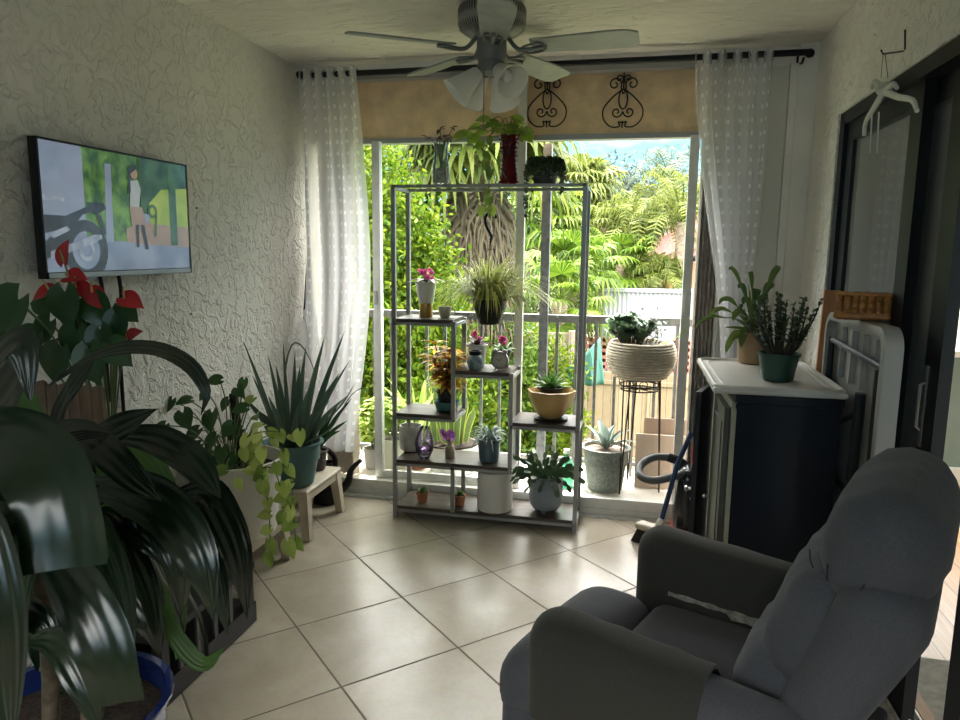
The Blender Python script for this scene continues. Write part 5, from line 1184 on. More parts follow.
vs2 = [(a, b2-.001, c-.004) for a, b2, c in vs]; F = [(i*4+j, i*4+j+1, (i+1)*4+j+1, (i+1)*4+j) for i in range(18) for j in range(3)]
b.add(vs, F); b.add(vs2, [tuple(reversed(f)) for f in F]); b.build('tucked_cloth', mat('frayed pale cloth', (.24, .235, .215), .95, var=.4, vscale=40), parent=t)

# ------------------------------------------------------------------ navy cabinet with white lid
m_navy = mat('navy paint', (.003, .0065, .015), .35, var=.3, vscale=6); m_cream = mat('cream paint', (.34, .34, .26), .55, var=.08)
t = thing('navy_cabinet', 'navy blue cabinet with cream door frame between recliner and window', 'cabinet', (.56, 2.96, 0))
b = MB(); b.bx(.385, .735, 2.685, 3.23, .06, .955); b.bx(.375, .742, 2.67, 3.24, .925, .965); b.bx(.38, .739, 2.677, 3.235, .90, .918); b.bx(.379, .741, 2.673, 3.238, .0, .07); b.build('body', m_navy, parent=t, smooth=False)
b = MB(); b.bx(.367, .385, 2.685, 2.72, .07, .925); b.bx(.367, .385, 3.19, 3.23, .07, .925); b.bx(.367, .385, 2.72, 3.19, .07, .11); b.bx(.367, .385, 2.72, 3.19, .885, .925); b.build('face_frame', m_cream, parent=t, smooth=False)
def door(hy, ang, w, m, sgn):
    Tm = Matrix.Translation((.364, hy, 0)) @ Matrix.Rotation(math.radians(ang), 4, 'Z')
    b = MB(Tm); b.bx(-.02, 0, 0, sgn*w, .09, .90); b.bx(-.024, -.02, sgn*.04, sgn*(w-.04), .15, .84); d_ = b.build('door', m, parent=t, smooth=False)
    b = MB(Tm); b.lathe([(.006, 0), (.006, .012), (.012, .018), (.010, .026), (.001, .028)], (0, 0, 0), 14, xf=Matrix.Translation((-.024, sgn*(w-.025), .48)) @ Matrix.Rotation(-PI/2, 4, 'Y')); b.build('knob', mat('bright nickel', (.7, .7, .7), .2, 1), parent=d_)
door(2.69, 1, .265, mat('grey green door back', (.07, .075, .06), .5), 1)
door(3.225, -17, .265, m_navy, -1)
o = MB(); LX, LY, HX, HY = .512, 2.955, .222, .352
o.rbox((LX, LY, .977), (2*HX, 2*HY, .022), .0105, 8)
def rim(r, z, w, h_):
    o.tube([(LX+(HX-r)*sx2+w*math.cos(a), LY+(HY-r)*sy2+w*math.sin(a), z) for (sx2, sy2, a0_) in ((1, 1, 0), (-1, 1, PI/2), (-1, -1, PI), (1, -1, 1.5*PI)) for a in [a0_+k*PI/12 for k in range(7)]], h_, 8, closed=True)
rim(.055, .987, .047, .011); rim(.10, .985, .06, .007)
o.build('storage_lid', mat('white moulded plastic', (.60, .585, .55), .35), origin=(LX, LY, .966), **tags('white moulded plastic tray lid lying on top of the navy cabinet', 'tray'))
CZ = .989
# plants on the lid
c = PZ(751, 363, CZ); t = thing('peace_lily', 'tall narrow-leaved peace lily in a brown paper-wrapped pot on the white lid', 'plant', (c.x, c.y, CZ))
pot(t, c, .054, .064, .135, mat('crinkled kraft wrap', (.33, .22, .12), .8, bump=.8, bscale=30, var=.15), wob=lambda a, z: 1+.02*math.sin(9*a+z*40))
b = MB(); s = MB(); c0 = c+V((0, 0, .13))
for i, (px, py, y, w) in enumerate(((731, 268, 0, .011), (740, 285, .02, .013), (757, 290, 0, .02), (764, 300, -.03, .024), (778, 268, .02, .016), (771, 285, .03, .02), (722, 300, -.02, .013), (712, 312, 0, .012), (735, 315, -.05, .016), (744, 300, .04, .015), (750, 272, .05, .012), (762, 320, .03, .02), (728, 345, -.05, .016), (742, 340, -.06, .018), (700, 322, .03, .010), (755, 318, -.04, .018))):
    e = PY(px, py, c.y+y); m1 = c0.lerp(e, .55)+V((0, 0, .04)); s.tube(spline([c0, c0.lerp(m1, .6)+V((0, 0, .02)), m1], 8), .0028, 5, cap=False)
    b.strip([m1, m1.lerp(e, .5)+V((0, 0, .015)), e, e+(e-m1)*.18-V((0, 0, .025))], w*.95, up=(random.uniform(-.5, .5), -1, .6), cols=4, seg=9, fold=.3, mi=0, prof=lambda t: max(.03, math.sin(PI*(.06+.94*t))**.8)); a_ = random.uniform(0, 6.28); q_ = c0.lerp(e, random.uniform(.5, .8))+V((.05*math.cos(a_), .04*math.sin(a_), 0)); b.strip([c0+V((0, 0, .01)), c0.lerp(q_, .5)+V((0, 0, .01)), q_], w*.7, up=(random.uniform(-.8, .8), -1, .3), cols=2, seg=8)
s.build('stalks', m_stem, parent=t, ang=180); b.build('leaves', leafmat('lily leaf', (.03, .07, .015), (.11, .16, .035), .3, .3), parent=t, ang=180)
c = PZ(777, 380, CZ); t = thing('jade_plant', 'twiggy small-leaved jade plant in a dark green pot at the front of the white lid', 'plant', (c.x, c.y, CZ))
pot(t, c, .056, .073, .104, mat('dark green plastic', (.015, .055, .04), .4), rim=.004)
b = MB(); s = MB(); c0 = c+V((0, 0, .097))
for i in range(44):
    a = random.uniform(0, 2*PI); e = c0+V((.15*math.cos(a)*random.uniform(.3, 1), .10*math.sin(a), random.uniform(.07, .22))); mid = c0.lerp(e, .5)+V((.03*math.cos(a), .02*math.sin(a), 0)); cc = spline([c0+V((.035*math.cos(a), .035*math.sin(a), 0)), mid, e], 10)
    s.tube(cc, [.0055*(1-.075*k) for k in range(len(cc))], 6, cap=False)
    for q in cc[4:]:
        for j in range(3): d = V((random.uniform(-1, 1), random.uniform(-1, 1), random.uniform(0, 1))); b.leaf(q, d, (0, 0, 1), .019, .006, 'round', droop=-.1)
s.build('twigs', mat('dark twig', (.06, .045, .03), .8, var=.3), parent=t, ang=180); b.build('leaves', lp['succulent dark'], parent=t, ang=180)
# board behind
MB(Matrix.Translation((.765, 3.15, .003)) @ Matrix.Rotation(math.radians(1), 4, 'Y')).bx(-.03, .03, -.009, .009, 0, 1.31).build('wooden_plank', mat('orange pine', (.48, .21, .09), .5, var=.15, vscale=4, stretch=(10, 1, 1)), origin=(.765, 3.15, .003), smooth=False, **tags('long orange pine plank standing upright behind the cabinet against the wall', 'plank'))

# ------------------------------------------------------------------ folding table leaning by the door
t = thing('folding_table', 'folded white plastic table leaning upright beside the sliding door', 'table', (.78, 2.70, 0))
m_ft = mat('off white table plastic', (.36, .355, .33), .5); TY0, TY1, TZ1 = 2.36, 3.06, 1.236
def rr_(y0, y1, z0, z1, r, n=8):
    return [(cy+r*math.cos(a0_+k*PI/2/n), cz+r*math.sin(a0_+k*PI/2/n)) for cy, cz, a0_ in ((y1-r, z1-r, 0), (y0+r, z1-r, PI/2), (y0+r, z0+r, PI), (y1-r, z0+r, 1.5*PI)) for k in range(n+1)]
O = rr_(TY0, TY1, .004, TZ1, .07); I = rr_(TY0+.028, TY1-.028, .032, TZ1-.028, .045); n = len(O); b = MB()
vs = [(.754, y, z) for y, z in O]+[(.750, (y*.985+2.655*.015), z*.99+.006) for y, z in O]+[(.750, y, z) for y, z in I]+[(.785, y, z) for y, z in I]+[(.806, y, z) for y, z in O]
fs = []
for i in range(n):
    j = (i+1) % n; fs += [(i, j, n+j, n+i), (n+i, n+j, 2*n+j, 2*n+i), (2*n+i, 2*n+j, 3*n+j, 3*n+i), (4*n+i, 4*n+j, j, i)]
fs += [tuple(3*n+i for i in range(n)), tuple(4*n+i for i in reversed(range(n)))]
b.add(vs, fs); fixn(b.build('top_panel', m_ft, parent=t, ang=35))
lm = mat('charcoal table leg', (.025, .028, .032), .4, .4)
def fleg(pts, r=.012): MB().tube(pts, r, 10).build('leg', lm, parent=t)
fleg([(.764, TY0+.07, .12), (.764, TY0+.07, 1.10)]); fleg([(.764, TY1-.06, .12), (.764, TY1-.06, 1.14)]); fleg([(.758, TY0+.24, .2), (.756, TY0+.20, 1.0)], .018)
MB().tube([(.768, TY0+.035, 1.11), (.768, TY1-.035, 1.13)], .012, 10).build('crossbar', mat('grey crossbar', (.16, .17, .18), .4, .4), parent=t)
MB().tube([(.764, TY0+.06, .62), (.764, TY1-.06, .64)], .009, 8).build('crossbar', lm, parent=t)
MB().tube([(.752, TY0+.21, .93), (.764, TY1-.1, .78)], .009, 8).build('brace', lm, parent=t)
for k in range(4): MB().bar((.781, TY0+.13+.13*k, 1.19), (.781, TY0+.13+.13*k, 1.0), .03, .008).build('rib', m_ft, parent=t)
T2 = Matrix.Translation((.755, 2.62, TZ1+.002)) @ Matrix.Rotation(math.radians(-20), 4, 'Z') @ Matrix.Rotation(math.radians(-10), 4, 'X')
b = MB(T2); na = 7; W_ = .165
for i in range(na):         # a wavy ribbed block
    x = -W_/2+W_*(i+.5)/na; b.rbox((x, 0, .048), (W_/na*1.02, .05, .094), .009, 3)
b.rbox((0, -.004, .012), (W_+.008, .064, .02), .008, 4); b.rbox((0, -.004, .085), (W_+.006, .058, .012), .005, 4)
for i in range(na):
    for k in range(2): b.rbox((-W_/2+W_*(i+.5)/na, -.027, .035+.025*k), (W_/na*.5, .012, .012), .005, 2)
b.build('amber_holder', mat('amber honeycomb resin', (.42, .17, .03), .35, var=.4, vscale=40, trans=.2, coat=.3), origin=T2 @ V((0, 0, 0)), **tags('amber-orange ribbed napkin holder perched on top of the folded table', 'holder'))

# hook and glass chime
t = thing('glass_chime', 'clear glass octopus-like wind chime hanging from a wire hook above the door', 'wind chime', PX(884, 90, .79))
mg_ = glassmat('chime glass', (.95, .96, .92), .4, .05, .5)
MB().tube([PX(905, 30, .815), PX(905, 51, .81), PX(883, 54, .80), PX(881, 50, .79)], .003, 6).build('wall_hook', m_iron, parent=t)
MB().tube([PX(883, 54, .80), PX(881, 78, .79)], .001, 4).build('string', m_iron, parent=t); MB().tube([PX(885, 54, .80), PX(888, 78, .79)], .001, 4).build('string', m_iron, parent=t)
c = PX(884, 90, .775); b = MB(); b.lathe([(.001, -.022), (.02, -.012), (.026, .0), (.018, .014), (.009, .024), (.001, .026)], c, 16); b.build('glass_head', mg_, parent=t)
for pts in (((884, 92), (874, 108), (866, 122), (864, 136)), ((886, 92), (898, 97), (912, 100), (917, 111)), ((881, 88), (875, 82), (872, 88)), ((887, 90), (893, 84), (897, 88))):
    P_ = [PX(px, py, .775) for px, py in pts]; cc = spline(P_, 14); MB().tube(cc, [.012*(1-.5*i/len(cc)) for i in range(len(cc))], 8).build('glass_arm', mg_, parent=t)
for px in (870, 877): MB().tube([PX(px+2, 112, .775), PX(px, 153, .775)], [.003, .002], 6).build('glass_drop', mg_, parent=t)

# ------------------------------------------------------------------ vacuum and broom
t = thing('vacuum_cleaner', 'black canister vacuum with grey hose and red trim standing beside the cabinet', 'vacuum cleaner', (.335, 3.66, 0))
b = MB(); b.rbox((.325, 3.70, .20), (.155, .22, .36), .06, 6); b.build('canister', mat('gloss black plastic', (.012, .014, .016), .2), parent=t)
b = MB(); b.rbox((.33, 3.68, .035), (.17, .28, .06), .025, 5); b.build('red_base', mat('red plastic', (.38, .02, .02), .35), parent=t)
b = MB(); b.tube(spline([(.345, 3.74, .37), (.35, 3.75, .47), (.385, 3.72, .52), (.40, 3.70, .46)], 12), .014, 8); b.build('red_handle', mat('red handle plastic', (.55, .02, .03), .35), parent=t)
hp = [(.33, 3.66, .36), (.24, 3.60, .345), (.14, 3.57, .325), (.075, 3.60, .335), (.075, 3.68, .365), (.14, 3.74, .395), (.23, 3.75, .40)]
cc = spline([V(p) for p in hp], 66); b = MB(); b.tube(cc, [.0195+.0012*(i % 2) for i in range(len(cc))], 12); b.build('hose', mat('grey ribbed hose', (.09, .10, .10), .5), parent=t, ang=180)
b = MB(); b.tube([(.215, 3.75, .40), (.27, 3.74, .385), (.31, 3.72, .36)], .024, 12); b.build('hose_cuff', m_blackpl, parent=t)
for z in (.27, .33): MB().lathe([(.012, 0), (.012, .01), (.001, .014)], (0, 0, 0), 12, xf=Matrix.Translation((.33, 3.587, z-.03)) @ Matrix.Rotation(PI/2, 4, 'X')).build('clip', mat('steel clip', (.6, .6, .6), .3, 1), parent=t)
t = thing('broom', 'dark bristled broom with navy handle leaning by the vacuum', 'broom', (.17, 3.60, 0))
T3 = Matrix.Translation((.155, 3.52, 0)) @ Matrix.Rotation(math.radians(-32), 4, 'Z')
b = MB(T3); 
vs = [(x*w, y*d, z) for z, w, d in ((.005, .115, .035), (.075, .085, .028)) for x, y in ((-1, -1), (1, -1), (1, 1), (-1, 1))]; b.add(vs, [(3, 2, 1, 0), (4, 5, 6, 7), (0, 1, 5, 4), (1, 2, 6, 5), (2, 3, 7, 6), (3, 0, 4, 7)]); b.build('bristles', mat('dark brown bristles', (.035, .028, .022), .9, bump=1, bscale=150, stretch=(6, 1, .4), var=.5, vscale=60), parent=t, smooth=False)
b = MB(T3); b.rbox((0, 0, .09), (.20, .07, .036), .016, 5); b.build('broom_head', mat('pale broom block', (.42, .38, .30), .5), parent=t)
b = MB(); b.tube([T3 @ V((.01, 0, .10)), T3 @ V((.03, .01, .15))], .016, 10); b.build('socket', m_sash, parent=t)
b = MB(); b.tube([T3 @ V((.03, .01, .15)), (.25, 3.565, .42), (.31, 3.585, .58)], .0125, 10); b.build('handle', mat('navy handle', (.01, .03, .09), .35), parent=t)

# ------------------------------------------------------------------ left side: stools, tub, aloe, cans
m_stool = mat('beige moulded plastic', (.47, .41, .32), .5, var=.05)
def stool(x0, x1, y0, y1, h, label):
    t = thing('step_stool', label, 'stool', ((x0+x1)/2, (y0+y1)/2, 0), 'beige plastic stools along the left wall')
    b = MB(); b.rbox(((x0+x1)/2, (y0+y1)/2, h-.012), (x1-x0, y1-y0, .024), .01, 4); b.bx(x0+.02, x1-.02, y0+.01, y0+.02, h-.06, h-.02); b.bx(x0+.02, x1-.02, y1-.02, y1-.01, h-.06, h-.02); b.bx(x1-.02, x1-.01, y0+.02, y1-.02, h-.06, h-.02); b.build('top', m_stool, parent=t, ang=35)
    for cx, cy, sx, sy in ((x0, y0, -1, -1), (x1, y0, 1, -1), (x1, y1, 1, 1), (x0, y1, -1, 1)):
        w = .045; b = MB(); X0, X1 = (cx-sx*w, cx-sx*.006); Y0_, Y1_ = (cy-sy*w, cy-sy*.006); ex, ey = sx*.018, sy*.018
        vs = [(X0+ex, Y0_+ey, .003), (X1+ex, Y0_+ey, .003), (X1+ex, Y1_+ey, .003), (X0+ex, Y1_+ey, .003), (X0-sx*.012, Y0_-sy*.012, h-.012), (X1, Y0_-sy*.012, h-.012), (X1, Y1_, h-.012), (X0-sx*.012, Y1_, h-.012)]
        b.add(vs, [(3, 2, 1, 0), (4, 5, 6, 7), (0, 1, 5, 4), (1, 2, 6, 5), (2, 3, 7, 6), (3, 0, 4, 7)]); fixn(b.build('leg', m_stool, parent=t, smooth=False))
    return t
stool(-1.86, -1.545, 3.17, 3.60, .26, 'beige plastic step stool under the aloe and the woven pot')
stool(-1.86, -1.545, 2.56, 2.97, .22, 'beige plastic step stool under the white tub by the left wall')
t = thing('white_tub', 'white oval tub planter of pothos and a moss pole on the nearer stool', 'planter', (-1.66, 2.72, .221))
twb = mat('ivory tub plastic', (.60, .59, .55), .4)
MB().lathe([(.14, 0), (.165, .01), (.18, .15), (.195, .30), (.205, .325), (.205, .34), (.192, .34), (.182, .30), (.17, .2), (.001, .2)], (-1.66, 2.72, .221), 44, cap0=True).build('tub', twb, parent=t)
MB().lathe([(.184, 0), (.09, .012), (.001, .016)], (-1.66, 2.72, .221+.285), 24).build('soil', m_soil, parent=t)
b = MB(); c = V((-1.66, 2.72, .50)); b.tube([c+V((.01, 0, 0)), c+V((.02, 0, .15)), c+V((.005, 0, .34))], .019, 12); b.build('moss_pole', mat('dark moss pole', (.02, .016, .012), .95, bump=1, bscale=80), parent=t)
s = MB(); b = MB(); g_ = MB()
def P3(px, py, y): return PY(px, py, y)
for px, py, y, r, k in ((212, 413, 2.6, .045, 0), (237, 388, 2.62, .035, 0), (246, 408, 2.6, .032, 0), (228, 400, 2.8, .03, 0), (198, 430, 2.6, .04, 0), (253, 398, 2.75, .028, 1), (215, 437, 2.55, .04, 0), (250, 443, 2.5, .03, 1), (183, 413, 2.5, .045, 0), (172, 400, 2.6, .03, 0), (177, 437, 2.5, .045, 0), (232, 425, 2.55, .035, 0), (262, 425, 2.6, .03, 1), (207, 392, 2.6, .026, 0), (190, 455, 2.5, .04, 0), (222, 448, 2.55, .035, 0), (240, 430, 2.7, .035, 0), (200, 445, 2.5, .035, 0), (210, 460, 2.5, .035, 0), (235, 455, 2.6, .03, 0), (256, 415, 2.8, .03, 1), (244, 380, 2.7, .026, 0), (190, 400, 2.5, .03, 0), (220, 380, 2.6, .03, 0), (165, 425, 2.42, .03, 0), (225, 470, 2.48, .03, 1), (260, 460, 2.55, .03, 1)):
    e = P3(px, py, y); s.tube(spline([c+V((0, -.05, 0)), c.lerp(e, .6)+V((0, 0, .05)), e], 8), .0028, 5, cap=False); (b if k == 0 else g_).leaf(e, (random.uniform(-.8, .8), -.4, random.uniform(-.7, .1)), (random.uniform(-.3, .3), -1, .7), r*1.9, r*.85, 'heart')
for st, path in ((0, ((250, 450, 2.6), (268, 436, 2.55), (284, 452, 2.55), (290, 475, 2.55), (293, 500, 2.55), (288, 530, 2.55))), (1, ((255, 470, 2.55), (272, 468, 2.52), (282, 490, 2.5), (293, 515, 2.5), (296, 548, 2.5))), (2, ((262, 475, 2.5), (268, 500, 2.45), (270, 535, 2.45), (268, 560, 2.45))), (3, ((246, 440, 2.5), (262, 432, 2.5), (280, 432, 2.5), (300, 436, 2.55)))):
    vine([c+V((.12, -.03, .03))]+[P3(*q) for q in path], mbv=s, mbl=g_, size=.052, step=.046, up=(.2, -1, .4))
for px, py, y, r in ((288, 548, 2.45, .036), (268, 560, 2.42, .028), (262, 455, 2.45, .03), (300, 438, 2.45, .03), (262, 488, 2.42, .026), (283, 520, 2.45, .026), (244, 456, 2.4, .026), (238, 486, 2.4, .024), (286, 492, 2.45, .026), (277, 470, 2.46, .026)):
    g_.leaf(P3(px, py-6, y), (random.uniform(-.4, .4), -.3, -.8), (.1, -1, .3), r*1.9, r*.85, 'heart')
for i in range(30): a = random.uniform(0, 6.28); e = c+V((.1*math.cos(a), .1*math.sin(a)-.03, random.uniform(.02, .14))); s.tube(spline([c+V((.05*math.cos(a), .05*math.sin(a), 0)), e+V((0, 0, .04)), e+V((random.uniform(-.04, .04), random.uniform(-.04, .04), -.03))], 8), .0016, 4, cap=False)
s.build('vines', m_stem, parent=t, ang=180); b.build('dark_leaves', leafmat('dark pothos leaf', (.02, .06, .02), (.05, .12, .03), .35, .3), parent=t, ang=180); g_.build('pale_leaves', lp['variegated pothos'], parent=t, ang=180)  # dark_leaves are a deeper green than pale_leaves

c = V((-1.665, 3.27, .262)); t = thing('aloe_plant', 'big spiky aloe in a teal plastic pot on the far beige stool', 'plant', c)
pot(t, c, .098, .142, .225, mat('teal plastic', (.045, .13, .13), .4), rim=.012, prof=None)
b = MB(); c0 = c+V((0, 0, .20))
for px, py, y, w in ((243, 340, 3.2, .016), (268, 355, 3.15, .016), (252, 375, 3.1, .018), (283, 340, 3.35, .015), (325, 335, 3.3, .020), (300, 365, 3.1, .022), (345, 330, 3.45, .016), (340, 372, 3.25, .02), (322, 352, 3.45, .016), (287, 380, 3.05, .022), (268, 395, 3.05, .02), (310, 385, 3.0, .022), (295, 350, 3.4, .016), (330, 400, 3.1, .018), (238, 392, 3.1, .015), (348, 395, 3.3, .014), (276, 365, 3.35, .017), (306, 345, 3.5, .017), (350, 360, 3.5, .014), (258, 410, 3.1, .018), (316, 410, 3.0, .02), (300, 400, 2.98, .022)):
    e = P3(px, py, y); o = c0+V(((e.x-c0.x)*.25, (e.y-c0.y)*.25, 0)); m1 = o.lerp(e, .45)+V((0, 0, .03))
    b.strip([o, m1, e], w*1.5, up=(random.uniform(-.4, .4), -1, .3), cols=4, seg=12, fold=.5, prof=lambda t: (1-t**1.6)**.9)
e = [c0+V((.03, -.03, 0)), P3(330, 430, 3.2), P3(352, 395, 3.15), P3(378, 382, 3.1)]; b.strip(e, .011, up=(0, -.6, 1), cols=4, seg=16, fold=.4, prof=tip)
b.strip([c0+V((.05, 0, 0)), P3(328, 420, 3.3), P3(345, 400, 3.3), P3(356, 382, 3.3)], .008, up=(0, -1, .3), seg=12, prof=tip)
b.strip([c0, P3(285, 380, 3.45), P3(292, 345, 3.45), P3(305, 350, 3.45), P3(320, 385, 3.45)], .008, up=(0, -1, .3), seg=14, prof=tip)
b.build('leaves', lp['aloe leaf'], parent=t, ang=180)
c = V((-1.66, 3.52, .262)); t = thing('woven_pot_plant', 'thin dark plant in a small woven brown pot on the far stool beside the aloe', 'plant', c)
pot(t, c, .05, .062, .11, mat('brown basket weave', (.07, .055, .045), .8, bump=1, bscale=70, var=.4, vscale=60)); b = MB(); 
for px, py in ((338, 405), (348, 420), (330, 412), (325, 425), (352, 398), (341, 430)): e = P3(px, py, 3.5); b.strip([c+V((0, 0, .1)), c.lerp(e, .5)+V((0, 0, .07)), e], .012, up=(0, -1, .3), cols=2, seg=8)
b.build('leaves', lp['dark glossy leaf'], parent=t, ang=180)
c = V((-1.70, 3.74, 0)); t = thing('watering_can', 'black long-spouted watering can on the floor at the window corner', 'watering can', c)
b = MB(); b.lathe([(.085, .002), (.092, .01), (.088, .10), (.07, .19), (.05, .22), (.045, .235), (.04, .235), (.045, .2)], c, 28, cap0=True); b.build('can_body', m_blackpl, parent=t)
b = MB(); cc = spline([c+V((.06, 0, .05)), c+V((.13, 0, .12)), c+V((.155, 0, .20)), c+V((.215, 0, .262))], 12); b.tube(cc, [.03-.0016*i for i in range(len(cc))], 10); b.build('spout', m_blackpl, parent=t)
b = MB(); b.tube(spline([c+V((-.06, 0, .15)), c+V((-.11, 0, .26)), c+V((-.03, 0, .32)), c+V((.05, 0, .27)), c+V((.055, 0, .19))], 18), .015, 8); b.build('handle', m_blackpl, parent=t)
c = V((-1.80, 3.665, 0)); b = MB(); b.rbox(c+V((0, 0, .16)), (.12, .09, .32), .035, 5, deform=lambda u, p: V((p.x*(1-.35*max(0, u.z)), p.y*(1-.5*max(0, u.z)), p.z))+V((.006*math.sin(p.z*60), .006*math.cos(p.z*50+p.x*40), 0)))
b.build('soil_bag', mat('red and tan printed sack', (.35, .05, .04), .4, col2=(.50, .38, .26), vscale=9), origin=c, ang=180, **tags('crumpled red and tan bag behind the black watering can', 'bag'))

# ------------------------------------------------------------------ near left: black plant bench, anthurium, slat planter
t = thing('plant_bench', 'low black plant bench along the left wall below the television', 'bench', (-1.62, 2.13, 0))
b = MB(); b.bx(-1.86, -1.40, 1.82, 2.40, .225, .25); b.build('bench_top', m_blackpl, parent=t, smooth=False)
for x, y in ((-1.84, 1.85), (-1.42, 1.85), (-1.84, 2.37), (-1.42, 2.37)): MB().bx(x-.018, x+.018, y-.018, y+.018, .08, .225).build('leg', m_blackpl, parent=t, smooth=False)
MB().bx(-1.86, -1.40, 1.80, 2.40, .004, .085).build('plinth', m_blackpl, parent=t, smooth=False)
for k in range(5): MB().bx(-1.412, -1.402, 1.92+k*.1, 1.94+k*.1, .085, .225).build('side_bar', mat('charcoal bar', (.05, .05, .055), .5), parent=t, smooth=False)
t = thing('plant_pedestal', 'black box pedestal on the plant bench holding the anthurium', 'pedestal', (-1.68, 1.96, .251))
b = MB(); b.bx(-1.85, -1.50, 1.77, 2.14, .575, .60); b.build('pedestal_top', m_blackpl, parent=t, smooth=False)
for x, y in ((-1.83, 1.84), (-1.52, 1.84), (-1.83, 2.12), (-1.52, 2.12)): MB().bx(x-.015, x+.015, y-.015, y+.015, .251, .575).build('leg', m_blackpl, parent=t, smooth=False)
c = V((-1.66, 1.99, .602)); t = thing('anthurium', 'red-flowered anthurium in a grey pot on the bench under the television', 'plant', c)
pot(t, c, .085, .11, .21, mat('grey anthurium pot', (.16, .17, .18), .4), rim=.01)
m_spx = mat('pale spadix', (.5, .35, .12), .6); s = MB(); b = MB(); c0 = c+V((0, 0, .20))
for px, py, y, hw, dx, dz in ((18, 300, 1.6, 17, -.6, -.8), (65, 292, 1.8, 12, .1, -1), (93, 300, 1.85, 11, .5, -.8), (117, 315, 1.8, 9, .1, -1), (100, 330, 1.75, 10, .2, -1), (77, 330, 1.8, 11, -.2, -1), (50, 322, 1.8, 9, -.5, -.8), (84, 315, 1.9, 10, -.1, -.9), (112, 345, 1.7, 10, .6, -.5), (60, 350, 1.75, 12, -.3, -.9), (35, 335, 1.8, 12, -.5, -.8), (90, 350, 1.7, 12, .2, -.9), (122, 305, 1.9, 8, .6, -.5), (50, 305, 1.9, 8, -1, .1), (8, 345, 1.55, 14, -.5, -.8)):
    e = P3(px, py, y); k = hw*dep(e)/FPX; s.tube(spline([c0, c0.lerp(e, .6)+V((0, 0, .06)), e], 8), .0032, 5, cap=False); b.leaf(e, (dx, -.15, dz), (.1, -1, .35), k*3.0, k*1.5, 'heart', droop=.2)
for px, py, dx, dz in ((72, 277, .9, .1), (54, 291, -.8, -.2), (80, 288, 1, -.2), (96, 292, .8, -.7), (128, 298, 1, -.25), (131, 341, .5, .4), (68, 262, .2, 1)):
    e = P3(px-4, py, 1.85); s.tube(spline([c0, c0.lerp(e, .6)+V((0, 0, .04)), e], 8), .0025, 5, cap=False)
    rd_ = MB(); rd_.leaf(e, (dx, -.2, dz), (0, -.75, .7), .068, .030, 'heart'); rd_ = rd_.build('red_flower', lp['red spathe'], parent=t, ang=180); sp_ = MB(); sp_.tube([e, e+V((dx*.012, -.015, .035))], [.0035, .002], 6); sp_.build('spadix', m_spx, parent=rd_)
s.build('stalks', m_stem, parent=t, ang=180); b.build('leaves', lp['anthurium leaf'], parent=t, ang=180)
c = V((-1.56, 1.83, .602)); t = thing('picket_planter', 'brown wooden picket-sided planter box at the end of the bench', 'planter', (-1.60, 1.83, .602))
m_pk = mat('stained picket wood', (.15, .10, .065), .7, var=.3, vscale=6, stretch=(8, 8, 1))
q0 = P3(30, 384, 1.80); q1 = P3(108, 384, 1.80); npk = 7
for i in range(npk):
    x = q0.x+(q1.x-q0.x)*(i+.5)/npk; w = (q1.x-q0.x)/npk*.9; h_ = q1.z-.602+.004*math.sin(i*2)
    pol = [(-w/2, 0), (w/2, 0), (w/2, h_-w/2)]+[(w/2*math.cos(a*PI/8), h_-w/2+w/2*math.sin(a*PI/8)) for a in range(1, 8)]+[(-w/2, h_-w/2)]
    MB().prism(pol, (x, 1.775, .602), (1, 0, 0), (0, 0, 1), (0, .014, 0)).build('picket', m_pk, parent=t, smooth=False)
b = MB(); b.bx(q0.x, q1.x, 1.789, 1.80, .65, .69); b.bx(q0.x, q1.x, 1.789, 1.80, .85, .89); b.bx(q0.x, q1.x, 1.80, 1.86, .604, .72); b.build('box', m_pk, parent=t, smooth=False)

